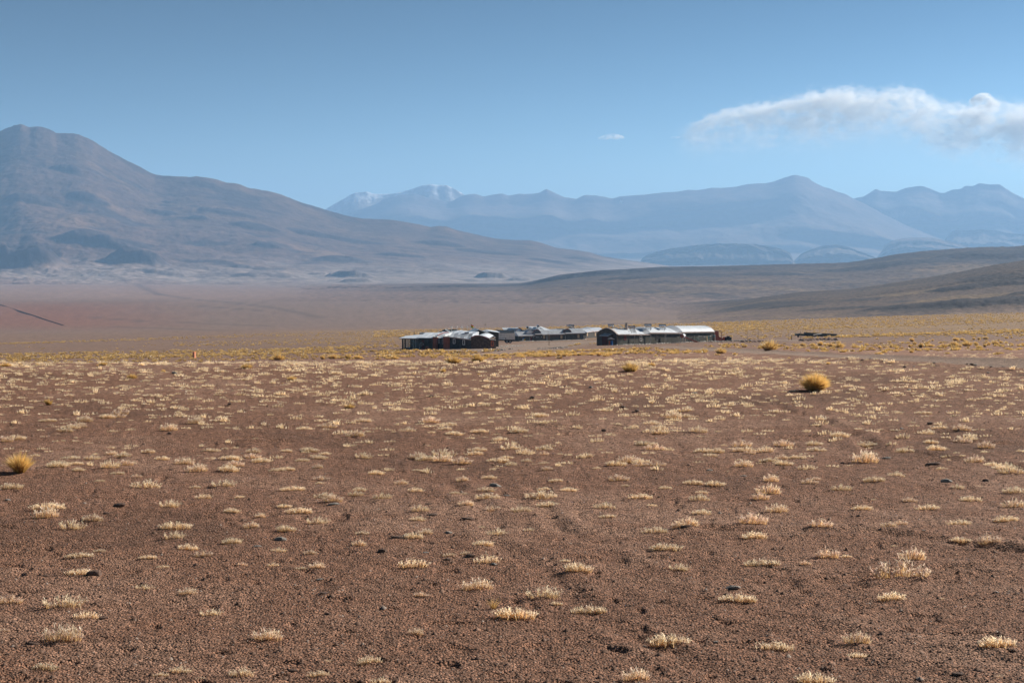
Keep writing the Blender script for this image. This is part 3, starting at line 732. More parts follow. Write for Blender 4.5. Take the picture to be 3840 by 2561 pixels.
SPECIAL = {  # frame x, y of clumps whose look or neighbours single them out -> (prototype, label)
    (3380, 2166): (7, 'widest clump of the foreground, pinkish feathery straw right of the middle'),
    (1930, 2318): (6, 'long curving clump of pale straw below the upright yellow tuft'),
    (2510, 2415): (6, 'broad clump with tall feathery pink tips near the bottom right'),
    (3057, 2560): (6, 'dense clump cut off by the bottom edge right of the middle'),
    (308, 2154): (2, 'low straw clump growing over the dark flat stone at left'),
    (3740, 2430): (6, 'wide orange straw clump near the bottom right corner'),
    (2904, 2430): (5, 'curved straw clump with a dark stone behind it near the bottom'),
    (2766, 2250): (2, 'dense pale clump just below the long flat grey stone'),
    (1590, 2006): (3, 'orange straw clump behind the largest broken stone'),
    (2857, 2121): (2, 'long clump with a small black stone at its foot'),
    (170, 2509): (0, 'pale spiky clump near the bottom left corner'),
    (232, 2409): (3, 'wide pinkish clump beside the black oval stone at bottom left'),
}
def place_plant(name, me, x, y, sc, rz, lab, cat, grp=None, sz=1.0, sink=.01):
    o = bpy.data.objects.new(name, me); COL.objects.link(o)
    o.location = (x, y, gz(x, y) - sink); o.scale = (sc, sc, sc * sz); o.rotation_euler = (0, 0, rz)
    return tag(o, lab, cat, grp)

used_xy = []
ind = 0
_seen = {}
def where_word(px, py, w, tint):
    hz = ['at the far left', 'left of centre', 'in the middle', 'right of centre', 'at the far right'][min(4, int(px / 768))]
    vz = 'in the far foreground' if py < 1900 else 'halfway down the foreground' if py < 2150 else 'in the near foreground' if py < 2420 else 'at the bottom edge'
    sz = 'wide' if w > 95 else 'middling' if w > 58 else 'narrow'
    return '%s %s straw clump %s %s' % (sz, tint, vz, hz)
_cnt = {}
_pick = [rnd.randrange(16) for _ in clumps]
for (px, py, w), k in zip(clumps, _pick):
    t = where_word(px, py, w, ['pale', 'pale', 'pale', 'pinkish'][k % 4]); _cnt[t] = _cnt.get(t, 0) + 1
_it = iter(_pick)
for (px, py, w) in clumps:
    x, y = gpix(px, py); half = w * .5 / F_PX * y
    sp = [v for k, v in SPECIAL.items() if abs(k[0] - px) < 14 and abs(k[1] - py) < 14]
    k = next(_it); near_lab = where_word(px, py, w, ['pale', 'pale', 'pale', 'pinkish'][k % 4])
    if _cnt[near_lab] > 1: near_lab = 'low pale straw clump scattered on the gravel'
    if sp: k = sp[0][0]
    place_plant('straw_clump', sprig_meshes[k], x, y, half * 1.05, rnd.uniform(-.3, .3), sp[0][1] if sp else near_lab, 'dry clump',
                None if sp else 'dry straw clumps scattered over the gravel', rnd.uniform(.75, 1.05))
    used_xy.append((x, y)); ind += 1
order = np.argsort(-(rs_ / ry_) * (np.abs(rx_ / ry_) < .33))
top = order[:max(0, 296 - ind)]
for i in top:
    place_plant('straw_clump', sprig_meshes[rnd.randrange(16)], float(rx_[i]), float(ry_[i]), float(rs_[i]) * 1.1, rnd.uniform(-.4, .4),
                'low pale straw clump scattered on the gravel', 'dry clump', 'dry straw clumps scattered over the gravel', rnd.uniform(.7, 1.0))
rest = np.setdiff1d(np.arange(len(rx_)), top)
lod = [sprig_lod(30, 1.0, [.7, .9, .55, 1.0, .75][k % 5], np.random.default_rng(600 + k), .10) for k in range(8)]
sm = scatter_mesh('straw_clumps', lod, rx_[rest], ry_[rest], rs_[rest] * .95, M_STRAW, RNG, wide=True)
tag(sm, 'countless pale straw clumps thickening towards the crest', 'dry grass', kind='stuff')

# pale clumps beyond the crest, right of the middle and round the road
n = 2000
px = RNG.uniform(1350, 3900, n); py = RNG.uniform(1300, 1372, n)
top_y = np.interp(px, [1350, 1900, 2400, 2900, 3400, 3900], [1350, 1336, 1322, 1318, 1306, 1296])
kp = (py > top_y) & (RNG.uniform(0, 1, n) < .55)
x, y = gpix_np(px[kp], py[kp])
kp2 = (seg_dist(x, y, ROAD) > 4.0) & (y > 60)
x, y = x[kp2], y[kp2]
sm = scatter_mesh('straw_clumps', lod[:5], x, y, RNG.uniform(.07, .16, len(x)), M_STRAW, RNG, wide=True)
tag(sm, 'pale straw grass beyond the crest beside the dirt road', 'dry grass', kind='stuff')

# --- golden bunchgrass
hero_meshes = {}
def gold_mesh(n, rad, h, seed, wid, lean=(0, 0), shape='dome'):
    v, f, c = bunch(n, rad, h, np.random.default_rng(seed), wid, lean, shape)
    return mesh_np('bunchgrass', v, f, M_GOLD, col=c, data_only=True)
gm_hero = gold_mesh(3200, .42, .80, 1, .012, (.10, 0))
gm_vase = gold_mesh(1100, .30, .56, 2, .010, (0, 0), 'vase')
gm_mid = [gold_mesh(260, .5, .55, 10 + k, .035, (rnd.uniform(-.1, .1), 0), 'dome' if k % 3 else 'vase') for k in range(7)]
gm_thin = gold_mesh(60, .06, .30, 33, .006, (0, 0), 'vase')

BIG = [  # frame x, base y, width, mesh, height factor, label
    (3055, 1466, 98, gm_hero, 1.35, 'biggest golden tuft, a shaggy dome alone on the gravel at right'),
    (75, 1772, 92, gm_vase, 1.15, 'golden tuft fanning out like a vase at the left edge'),
    (182, 1521, 36, gm_mid[0], .8, 'flat golden tuft below the left end of the crest'),
    (1311, 1531, 28, gm_mid[1], .8, 'small golden tuft in the middle of the gravel left of centre'),
    (495, 1420, 30, gm_mid[2], .8, 'pale golden tuft third from the left below the crest'),
    (1095, 1426, 40, gm_mid[3], .5, 'flat sprawling golden tuft left of the middle below the crest'),
    (925, 1384, 32, gm_mid[4], .8, 'golden tuft right at the crest under the left lodge end'),
    (1662, 1394, 26, gm_mid[6], .7, 'golden tuft below the two large tufts in front of the lodge'),
    (2363, 1393, 46, gm_mid[4], 1.0, 'lopsided golden tuft below the right building'),
    (2444, 1371, 22, gm_mid[5], .9, 'small round golden tuft up and right of the lopsided one'),
    (1700, 1361, 50, gm_mid[1], .8, 'left one of two large golden tufts in front of the lodge'),
    (1790, 1358, 40, gm_mid[5], 1.0, 'right one of two large golden tufts in front of the lodge'),
    (2886, 1316, 48, gm_mid[2], 1.1, 'large golden tuft at the left start of the dirt road'),
    (2703, 1325, 32, gm_mid[4], 1.0, 'tall golden tuft right of the clothesline building'),
    (2640, 1320, 24, gm_mid[5], .9, 'round golden tuft under the clothesline building'),
    (20, 1373, 34, gm_mid[1], .6, 'wide flat golden tuft at the left edge of the crest'),
    (388, 1368, 24, gm_mid[2], .7, 'golden tuft on the crest left of the orange pillar'),
    (1478, 1347, 26, gm_mid[5], .7, 'golden tuft on the crest left of the lodge'),
]
for (px, py, w, me, hf, lb) in BIG:
    x, y = gpix(px, py); bw = {True: 1.0}.get(True)
    ext = {gm_hero.name: .66, gm_vase.name: .33}.get(me.name, .42)
    s = (w * .5 / F_PX * y) / ext; hf = hf * (1.0 if me in (gm_hero, gm_vase) else 1.45)
    place_plant('bunchgrass', me, x, y, s, rnd.uniform(0, 6) if me not in (gm_hero, gm_vase) else 0, lb, 'grass tuft', None, hf, .03 * s)
x, y = gpix(1270 + 990 * KZ, 1640 + 1085 * KZ)
place_plant('bunchgrass', gm_thin, x, y, 0.62, 0, 'thin upright yellow tuft in the bare foreground near the bottom middle', 'grass tuft')

MEDS = [(1045, 1351, 44), (1210, 1348, 28), (1250, 1347, 40), (1306, 1347, 34), (1342, 1347, 30), (1325, 1346, 16), (365, 1371, 12), (1015, 1350, 16), (613, 1394, 24), (80, 1370, 14), (140, 1369, 15), (1796, 1404, 11), (1748, 1359, 13), (3105, 1363, 12), (1060, 1438, 9), (2717, 1318, 12), (2577, 1317, 18), (2522, 1320, 11), (2754, 1297, 14), (2722, 1298, 16), (2736, 1300, 12),
        (2916, 1299, 18), (2989, 1296, 14), (3010, 1297, 24), (3048, 1297, 22), (3076, 1297, 30), (3096, 1297, 16), (3116, 1301, 24), (3146, 1307, 36), (3130, 1303, 20), (3206, 1303, 26), (3228, 1302, 18), (3299, 1309, 18), (3412, 1304, 20), (3429, 1293, 24), (3453, 1306, 30), (3491, 1301, 24), (3540, 1305, 26), (3576, 1300, 34), (3600, 1302, 16), (3627, 1300, 36), (3661, 1297, 24), (3674, 1306, 24), (3693, 1303, 20), (3708, 1295, 20), (3733, 1293, 26), (3752, 1289, 18), (3835, 1294, 16),
        (2953, 1310, 14), (3061, 1311, 24), (3061, 1337, 12), (2959, 1345, 11), (3106, 1365, 14), (3144, 1287, 16), (3497, 1280, 14), (3584, 1277, 24), (3608, 1276, 18), (3652, 1274, 18), (3671, 1274, 18), (3697, 1272, 22), (3774, 1271, 14), (3793, 1269, 12), (3420, 1282, 26)]
# random tufts in the bands where they grow; each: frame x range, y range as functions of x, count, width in metres
def band(x0, x1, ya, yb, n, s0, s1, clump=0.0, seed=0, bias=1.0):
    px = RNG.uniform(x0, x1, n); t = RNG.uniform(0, 1, n) ** bias
    py = np.interp(px, *ya) * (1 - t) + np.interp(px, *yb) * t
    if clump:
        kp = perlin(px / 60 + seed, py / 7, seed) > RNG.uniform(-.6, .5, n) * clump - (1 - clump) * 2
        px, py = px[kp], py[kp]
    x, y = gpix_np(px, py)
    return x, y, RNG.uniform(s0, s1, len(x))
B = [
    band(0, 1500, ([0, 160, 1000, 1500], [1287, 1282, 1250, 1238]), ([0, 160, 1000, 1500], [1292, 1288, 1264, 1258]), 900, .35, .65, .5, 1),
    band(0, 1500, ([0, 1000, 1500], [1326, 1308, 1292]), ([0, 1000, 1500], [1352, 1332, 1318]), 1300, .35, .62, .5, 2),
    band(0, 1480, ([0, 1480], [1352, 1312]), ([0, 1480], [1366, 1345]), 380, .3, .5, .6, 3),
    band(650, 1480, ([650, 1480], [1284, 1262]), ([650, 1480], [1300, 1290]), 420, .35, .55, .7, 4),
    band(1400, 2300, ([1400, 1860, 2300], [1240, 1229, 1217]), ([1400, 1860, 2300], [1266, 1256, 1246]), 1500, .45, .85, .3, 5),
    band(2200, 2880, ([2200, 2880], [1217, 1203]), ([2200, 2880], [1244, 1236]), 1100, .45, .85, .3, 6),
    band(2680, 3900, ([2680, 3400, 3900], [1207, 1184, 1166]), ([2680, 3400, 3900], [1250, 1225, 1205]), 2100, .4, .75, .4, 7, 1.3),
    band(2700, 3900, ([2700, 3900], [1215, 1180]), ([2700, 3900], [1275, 1262]), 650, .35, .65, .7, 8),
    band(3140, 3900, ([3140, 3900], [1259, 1234]), ([3140, 3900], [1268, 1246]), 330, .45, .75, .5, 9),
    band(3600, 3900, ([3600, 3900], [1240, 1230]), ([3600, 3900], [1262, 1256]), 90, .4, .6, .5, 10),
    band(1400, 1900, ([1400, 1900], [1309, 1312]), ([1400, 1900], [1340, 1346]), 260, .35, .62, .6, 11),
    band(1900, 2300, ([1900, 2300], [1318, 1308]), ([1900, 2300], [1342, 1334]), 190, .35, .7, .7, 12),
    band(2020, 2240, ([2020, 2240], [1296, 1288]), ([2020, 2240], [1301, 1294]), 70, .3, .6, .3, 13),
    band(2300, 2800, ([2300, 2800], [1306, 1292]), ([2300, 2800], [1332, 1320]), 230, .28, .55, .5, 14),
    band(2850, 3900, ([2850, 3900], [1292, 1272]), ([2850, 3900], [1322, 1318]), 300, .22, .5, .7, 15),
    band(0, 3900, ([0, 3900], [1290, 1250]), ([0, 3900], [1366, 1330]), 260, .25, .5, 0, 16),
]
bx = np.concatenate([b[0] for b in B]); by = np.concatenate([b[1] for b in B]); bs = np.concatenate([b[2] for b in B])
kp = (seg_dist(bx, by, ROAD) > 4.5) & (seg_dist(bx, by, YARD) > 9)
KEEP_OUT = [(-33, 300, -1, 375), (-2, 440, 34, 560), (17, 345, 62, 400)]        # where the buildings stand
for (a, b, c2, d2) in KEEP_OUT: kp &= ~((bx > a) & (bx < c2) & (by > b) & (by < d2))
kp &= by > 63
bx, by, bs = bx[kp], by[kp], bs[kp]
cnt = 0
for (px, py, w) in MEDS:
    x, y = gpix(px, py); s = (w * .5 / F_PX * y) / .52
    right = px > 2850 and py < 1312
    place_plant('bunchgrass', gm_mid[rnd.randrange(7)], x, y, s, rnd.uniform(0, 6),
                'golden tuft in the broken row behind the dirt road' if right else 'small golden tuft standing apart on the gravel', 'grass tuft',
                'golden tufts in the broken row behind the dirt road' if right else 'small golden tufts standing apart', rnd.uniform(1.2, 1.6), .02); cnt += 1
o_ = np.argsort(-(bs / by) * (np.abs(bx / by) < .33))
top = o_[:280 - cnt]
for i in top:
    place_plant('bunchgrass', gm_mid[rnd.randrange(7)], float(bx[i]), float(by[i]), float(bs[i]) / .72 * .9, rnd.uniform(0, 6),
                'golden tuft in the wide bands of bunchgrass round the buildings', 'grass tuft', 'golden tufts in bands round the buildings', rnd.uniform(.7, 1.0), .02)
rest = np.setdiff1d(np.arange(len(bx)), top)
rgl = np.random.default_rng(77)
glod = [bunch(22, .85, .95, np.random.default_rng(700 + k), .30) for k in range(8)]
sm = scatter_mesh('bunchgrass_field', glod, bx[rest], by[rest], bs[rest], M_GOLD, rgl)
tag(sm, 'bands of golden bunchgrass stretching away behind the buildings', 'grass', kind='stuff')

# --- stones and gravel
M_STONE = simple_mat('brown_stone', (.185, .115, .088), .85, noise=.35, scale=6, bump=.02, bscale=25)
M_STONE2 = simple_mat('grey_stone', (.26, .235, .215), .8, noise=.3, scale=8, bump=.01, bscale=30)
def rock_mesh(name, seed, flat, mat, sub=2):
    bm = bmesh.new(); bmesh.ops.create_icosphere(bm, subdivisions=sub, radius=1)
    rg = random.Random(seed); ax = [Vector((rg.gauss(0, 1), rg.gauss(0, 1), rg.gauss(0, 1))).normalized() for _ in range(9)]
    cut = [rg.uniform(.55, .9) for _ in ax]
    for v in bm.verts:
        c0 = v.co.copy()
        for a, k in zip(ax, cut):
            dd = c0.dot(a)
            if dd > k: c0 -= a * (dd - k)
        v.co = Vector((c0.x * 1.0, c0.y * .7, c0.z * flat))
    me = bpy.data.meshes.new(name); bm.to_mesh(me); bm.free(); me.materials.append(mat); return me
rocks_d = [rock_mesh('stone', k, [.38, .28, .45, .22][k % 4], M_STONE) for k in range(6)]
rocks_l = [rock_mesh('stone', 20 + k, [.3, .22, .45][k % 3], M_STONE2) for k in range(4)]
RK = {0: "50,405,50,l 765,450,100,d 680,490,50,d 600,882,130,d 660,1158,75,d 210,1335,90,d 50,1400,40,d 2070,998,80,d 2090,1125,60,d 1870,1490,70,d 1670,1340,40,d 2130,438,90,l 1645,700,70,l 1090,215,40,d 1790,655,90,l 2040,912,60,l 2050,1290,25,l 290,880,50,d 820,1485,30,d",
      1270: "570,432,50,d 380,650,110,d 430,632,50,l 700,612,60,l 280,737,80,d 840,768,80,d 990,815,50,l 700,792,60,d 580,1382,40,d 290,1135,40,d 1937,962,35,d 1885,940,20,l 1000,312,90,l 30,1270,50,d 1645,1566,50,d 1080,370,60,l 560,735,50,l 595,503,80,d 820,532,95,d",  # one dark stone of this tile is added in place of a shadowed hollow
      2540: "55,592,80,d 1630,185,100,d 1970,280,60,d 1340,140,70,l 355,962,130,l 245,1307,45,l 1790,1520,90,d 1425,515,30,d 2170,1000,35,d 540,822,50,d 210,210,50,l 1575,607,35,l 2050,1300,80,l 2035,992,40,l 880,162,30,d 1160,1505,35,d 420,245,60,l 1720,290,90,l 1055,165,40,d"}
SPR = {(0, 600): 'dark flat stone half buried under a straw clump at left', (0, 210): 'black oval stone near the bottom left corner', (0, 2070): 'reddish black oval stone left of the bottom middle',
       (0, 660): 'angular dark stone beside a clump in the left foreground', (1270, 380): 'largest broken brown stone in front of an orange clump', (2540, 355): 'long flat grey stone right of the bottom middle',
       (2540, 1790): 'pointed brown stone casting a shadow near the bottom right corner', (2540, 1630): 'long dark block stone among clumps at the right', (1270, 280): 'rounded brown stone left of the bottom middle',
       (0, 765): 'dark slab with a pale edge in the left middle ground', (0, 2130): 'flat pale grey stone under a clump left of centre'}
for off, tx in RK.items():
    for it in tx.split():
        a, b, w, kd = it.split(','); a, b, w = float(a), float(b), float(w)
        x, y = gpix(off + a * KZ, 1640 + b * KZ); s = w * KZ * .5 / F_PX * y
        me = rnd.choice(rocks_d if kd == 'd' else rocks_l)
        o = bpy.data.objects.new('stone', me); COL.objects.link(o)
        o.location = (x, y, gz(x, y) + .10 * s); o.scale = (s, s, s * .9); o.rotation_euler = (rnd.uniform(-.1, .1), rnd.uniform(-.12, .12), rnd.uniform(-.4, .4))
        lb = SPR.get((off, int(a)))
        tag(o, lb or ('pale flat stone lying on the brown gravel' if kd == 'l' else 'dark brown stone lying on the brown gravel'), 'stone',
            None if lb else ('pale stones lying on the gravel' if kd == 'l' else 'dark stones lying on the gravel'))
# stones along the road's edge and on the farther gravel
for k in range(38):
    if k < 22:
        px, py = rnd.uniform(3150, 3830), 0; py = np.interp(px, [3150, 3840], [1352, 1396]) + rnd.uniform(-12, 14)
    else: px, py = rnd.uniform(20, 3820), rnd.uniform(1385, 1640)
    x, y = gpix(px, py); s = rnd.uniform(.06, .12)
    dk = rnd.random() < .6
    o = bpy.data.objects.new('stone', rnd.choice(rocks_d if dk else rocks_l)); COL.objects.link(o)
    o.location = (x, y, gz(x, y) + .02); o.scale = (s, s, s); o.rotation_euler = (0, 0, rnd.uniform(0, 6))
    tag(o, 'dark brown stone lying on the brown gravel' if dk else 'pale flat stone lying on the brown gravel', 'stone', 'dark stones lying on the gravel' if dk else 'pale stones lying on the gravel')

# loose gravel: four-sided chips over the near ground
def pebbles(n, d0, d1, s0, s1, seed):
    rg = np.random.default_rng(seed)
    d = 1 / rg.uniform(1 / d1, 1 / d0, n); u = rg.uniform(-.36, .36, n); x = u * d; y = d
    s = s0 * (s1 / s0) ** (rg.uniform(0, 1, n) ** 2.5)
    z = ground_z(x, y)
    a = rg.uniform(0, 2 * np.pi, n)
    t = np.array([[1, 0, -.3], [-.3, .8, -.3], [-.8, -.5, -.3], [.15, .1, .75], [.1, -.85, -.2]])
    v = t[None] * (1 + rg.uniform(-.3, .3, (n, 5, 3)))
    ca, sa = np.cos(a)[:, None], np.sin(a)[:, None]
    vx = (v[..., 0] * ca - v[..., 1] * sa) * s[:, None] + x[:, None]; vy = (v[..., 0] * sa + v[..., 1] * ca) * s[:, None] + y[:, None]
    vz = v[..., 2] * s[:, None] * .75 + z[:, None] + .1 * s[:, None]
    f = np.array([[0, 1, 3], [1, 2, 3], [2, 4, 3], [4, 0, 3]])
    Fa = (np.arange(n)[:, None, None] * 5 + f[None]).reshape(-1, 3)
    base = np.array([.22, .135, .10]) * rg.uniform(.6, 1.3, n)[:, None]
    pale = rg.uniform(0, 1, n) > .97
    base[pale] = np.array([.36, .29, .25]) * rg.uniform(.8, 1.2, pale.sum())[:, None]
    return np.stack([vx, vy, vz], -1).reshape(-1, 3), Fa, np.repeat(base, 5, 0)
M_PEB, ntp, pp = new_mat('gravel_chips'); pp.inputs['Roughness'].default_value = .9; pp.inputs['Specular IOR Level'].default_value = .2
atp = N(ntp, 'ShaderNodeAttribute', attribute_name='col'); ntp.links.new(atp.outputs['Color'], pp.inputs['Base Color'])
v, f, c_ = merge([pebbles(120000, 13, 46, .008, .026, 3), pebbles(1500, 13, 60, .03, .06, 4)])
tag(mesh_np('gravel', v, f, M_PEB, col=c_), 'loose brown gravel chips strewn over the foreground', 'gravel', kind='stuff')
# ---------------------------------------------------------------- buildings: materials and a small mesh kit
M_PLASTER = simple_mat('grey_green_render', (.074, .072, .060), .9, noise=.25, scale=1.2, bump=.01, bscale=12)
M_PLASTER2 = simple_mat('brown_render', (.120, .092, .070), .9, noise=.25, scale=1.0, bump=.01, bscale=12)
M_ROUGH = simple_mat('rough_stone_wall', (.085, .056, .042), .95, noise=.55, scale=2.6, bump=.06, bscale=3.5)
M_ROUGHD = simple_mat('dark_stone_wall', (.050, .045, .040), .95, noise=.5, scale=2.4, bump=.05, bscale=3.5)
M_BRICK = simple_mat('brick_red_plaster', (.36, .105, .062), .9, noise=.22, scale=1.5, bump=.015, bscale=9)
M_SHEET = simple_mat('pale_roof_sheet', (.70, .76, .84), .45, .12, noise=.12, scale=.8, spec=.5)
M_SHEETB = simple_mat('zinc_roof_sheet', (.60, .63, .68), .36, .45, noise=.15, scale=.9, spec=.5)
M_RIM = simple_mat('pinkish_roof_edge', (.45, .37, .34), .8, noise=.15, scale=2)
M_REDRIM = simple_mat('dark_red_paint', (.20, .03, .025), .7, noise=.2, scale=3)
M_WHITE = simple_mat('white_paint', (.78, .78, .76), .55, noise=.06, scale=2)
M_POLE = simple_mat('pale_weathered_pole', (.55, .53, .50), .7, noise=.2, scale=3)
M_WOOD = simple_mat('weathered_wood', (.26, .18, .12), .85, noise=.3, scale=4, stretch=(1, 1, .2))
M_GLASS, ng, pg = new_mat('dark_window_glass'); pg.inputs['Base Color'].default_value = (.02, .025, .03, 1); pg.inputs['Roughness'].default_value = .08
M_CURT = simple_mat('tan_curtain', (.46, .37, .24), .9, noise=.1, scale=4)
M_ORANGE = simple_mat('orange_red_paint', (.62, .13, .05), .7, noise=.15, scale=3)
M_PILLAR = simple_mat('orange_brick_marker', (.80, .30, .15), .85, noise=.15, scale=3)
M_DKWOOD = simple_mat('dark_red_door', (.12, .025, .02), .8, noise=.2, scale=3)
M_TANK = simple_mat('brushed_steel_tank', (.55, .57, .62), .25, .85, spec=.5)
M_TUBE = simple_mat('dark_glass_tubes', (.03, .035, .05), .15, 0, spec=.6)
M_BLACK = simple_mat('black_rubber', (.02, .02, .02), .8)
M_BLUE = simple_mat('blue_plastic', (.03, .15, .40), .5)
M_TEAL = simple_mat('teal_tarpaulin', (.03, .22, .24), .7, noise=.2, scale=2)
M_DIRTYW = simple_mat('dirty_white_panel', (.84, .82, .76), .6, noise=.18, scale=1.4)
M_RUSTW = simple_mat('rust_streaked_white', (.72, .66, .56), .65, noise=.35, scale=2.2)
M_TARP = simple_mat('slate_tarpaulin', (.11, .13, .155), .6, noise=.2, scale=1.5)
M_FRED = simple_mat('red_cloth', (.55, .02, .02), .8); M_FYEL = simple_mat('yellow_cloth', (.80, .55, .02), .8); M_FGRN = simple_mat('green_cloth', (.02, .28, .07), .8)
M_STEEL = simple_mat('galvanised_steel', (.5, .5, .5), .45, .7)
M_DARKM = simple_mat('dark_metal_beam', (.035, .042, .042), .6, .3)
M_WSTONE = simple_mat('whitewashed_stone', (.55, .53, .50), .9, noise=.2, scale=4)

class MB:
    def __init__(s): s.V = []; s.F = []
    def add(s, V, F):
        o = len(s.V); s.V += [tuple(v) for v in V]; s.F += [tuple(i + o for i in f) for f in F]; return s
    def box(s, x0, y0, z0, x1, y1, z1):
        return s.add([(x0, y0, z0), (x1, y0, z0), (x1, y1, z0), (x0, y1, z0), (x0, y0, z1), (x1, y0, z1), (x1, y1, z1), (x0, y1, z1)],
                     [(0, 3, 2, 1), (4, 5, 6, 7), (0, 1, 5, 4), (1, 2, 6, 5), (2, 3, 7, 6), (3, 0, 4, 7)])
    def bar(s, a, b, r, n=6, r2=None):
        a = Vector(a); b = Vector(b); d = (b - a).normalized()
        u = d.orthogonal().normalized(); w = d.cross(u); r2 = r if r2 is None else r2
        V = [a + (u * math.cos(t) + w * math.sin(t)) * r for t in (2 * math.pi * k / n for k in range(n))] + \
            [b + (u * math.cos(t) + w * math.sin(t)) * r2 for t in (2 * math.pi * k / n for k in range(n))]
        F = [(k, (k + 1) % n, n + (k + 1) % n, n + k) for k in range(n)] + [tuple(range(n - 1, -1, -1)), tuple(range(n, 2 * n))]
        return s.add(V, F)
    def prism(s, poly, axis_a, axis_b):
        """polygon given at two ends (lists of 3D points)"""
        n = len(axis_a)
        return s.add(list(axis_a) + list(axis_b), [tuple(range(n - 1, -1, -1)), tuple(range(n, 2 * n))] + [(k, (k + 1) % n, n + (k + 1) % n, n + k) for k in range(n)])
    def build(s, name, mat, parent=None, label=None, sm=False):
        me = bpy.data.meshes.new(name); me.from_pydata([tuple(v) for v in s.V], [], s.F); me.update(); me.materials.append(mat)
        if sm: me.polygons.foreach_set('use_smooth', np.ones(len(me.polygons), bool))
        o = link(bpy.data.objects.new(name, me), parent)
        if label: o['label'] = label
        return o

def thing(name, label, cat, loc, rz=0, group=None):
    return tag(empty(name, loc, rz), label, cat, group)

def frame_between(A, B):
    d = B - A; L = math.hypot(d.x, d.y); return math.atan2(d.y, d.x), L

def window(root, x, z, w, h, y=0.0, frame=M_WHITE, pane=M_GLASS, bar=False, t=.09, lab=None):
    """framed window on a wall face lying at local y (outside is -y)"""
    f = MB(); fy0, fy1 = y - .05, y + .03
    f.box(x - w / 2 - t, fy0, z - t, x - w / 2, fy1, z + h + t); f.box(x + w / 2, fy0, z - t, x + w / 2 + t, fy1, z + h + t)
    f.box(x - w / 2, fy0, z + h, x + w / 2, fy1, z + h + t); f.box(x - w / 2, fy0 - .03, z - t, x + w / 2, fy1, z)
    if bar: f.box(x - w / 2, fy0, z + h * .5 - .04, x + w / 2, fy1, z + h * .5 + .04)
    o = f.build('window', frame, root, lab)
    MB().box(x - w / 2, y - .015, z, x + w / 2, y + .02, z + h).build('pane', pane, o)
    return o

def wall_block(root, L, W, h0, h1, mat, name='wall', base=-1.6, y0=0.0, x0=0.0):
    """box-like walls with the eave height going h0 -> h1 along x"""
    a = [(x0, y0, base), (x0, y0 + W, base), (x0, y0 + W, h0), (x0, y0, h0)]
    b = [(x0 + L, y0, base), (x0 + L, y0 + W, base), (x0 + L, y0 + W, h1), (x0 + L, y0, h1)]
    return MB().prism(None, a, b).build(name, mat, root)

def arch_pts(W, h, rise, n=9, over=.25, flat=.0, y0=0.0, power=1.0):
    pts = []
    for k in range(n + 1):
        t = k / n; y = y0 - over + (W + 2 * over) * t
        pts.append((y, h + rise * (math.sin(math.pi * t) ** power)))
    return pts

def sheets(root, x0, x1, W, h, rise, n, mat, over=.25, dh=0.0, y0=0.0, th=.05, gap=.03, power=1.0, name='roof_sheet', parent_name='roof', rim=M_RIM, nseg=8, slope=0.0):
    """an arched roof laid from separate curved sheets, with a rim board along the front eave"""
    pts = arch_pts(W, h, rise, nseg, over, y0=y0, power=power)
    rf = MB()
    a = [(x0, p[0], p[1]) for p in pts] + [(x0, pts[-1][0], pts[-1][1] - .04), (x0, pts[0][0], pts[0][1] - .04)]
    b = [(x1, p[0], p[1] + dh) for p in pts] + [(x1, pts[-1][0], pts[-1][1] - .04 + dh), (x1, pts[0][0], pts[0][1] - .04 + dh)]
    rf.prism(None, a, b)
    roof = rf.build(parent_name, M_SHEETB, root)
    Ls = (x1 - x0) / n
    for k in range(n):
        m = MB(); xa = x0 + k * Ls + gap / 2; xb = x0 + (k + 1) * Ls - gap / 2
        za = dh * k / n; up = th + (.015 if k % 2 else 0)
        V = []; F = []
        for (yy, zz) in pts:
            V += [(xa, yy, zz + up + za), (xb, yy, zz + up + za), (xa, yy, zz + .004 + za), (xb, yy, zz + .004 + za)]
        for q in range(len(pts) - 1):
            i = q * 4
            F += [(i, i + 1, i + 5, i + 4), (i, i + 4, i + 6, i + 2), (i + 1, i + 3, i + 7, i + 5)]
        F += [(0, 2, 3, 1), (len(V) - 4, len(V) - 3, len(V) - 1, len(V) - 2)]
        m.add(V, F).build(name, mat, roof)
    e = MB(); yy, zz = pts[0]
    e.add([(x0 - .06, yy - .06, zz - .17), (x1 + .06, yy - .06, zz - .17 + dh), (x1 + .06, yy - .003, zz - .17 + dh), (x0 - .06, yy - .003, zz - .17),
           (x0 - .06, yy - .06, zz + .10), (x1 + .06, yy - .06, zz + .10 + dh), (x1 + .06, yy - .003, zz + .10 + dh), (x0 - .06, yy - .003, zz + .10)],
          [(0, 3, 2, 1), (4, 5, 6, 7), (0, 1, 5, 4), (1, 2, 6, 5), (2, 3, 7, 6), (3, 0, 4, 7)])
    e.build('eave_board', rim, root)
    return roof

def gable(root, x, W, h, rise, mat, t=.3, over=0.0, base=-1.6, name='gable_wall', rim=None, power=1.0, y0=0.0, n=10, rim_h=.14):
    pts = arch_pts(W, h, rise, n, over, y0=y0, power=power)
    a = [(x, pts[0][0], base)] + [(x, p[0], p[1]) for p in pts] + [(x, pts[-1][0], base)]
    b = [(x + t, q[1], q[2]) for q in a]
    o = MB().prism(None, a, b).build(name, mat, root)
    if rim:
        m = MB()
        for p, q in zip(pts[:-1], pts[1:]):
            m.prism(None, [(x - .06, p[0], p[1] + .003), (x - .06, q[0], q[1] + .003), (x - .06, q[0], q[1] + rim_h), (x - .06, p[0], p[1] + rim_h)],
                    [(x + t + .06, p[0], p[1] + .003), (x + t + .06, q[0], q[1] + .003), (x + t + .06, q[0], q[1] + rim_h), (x + t + .06, p[0], p[1] + rim_h)])
        m.build('roof_rim', rim, root)
    return o

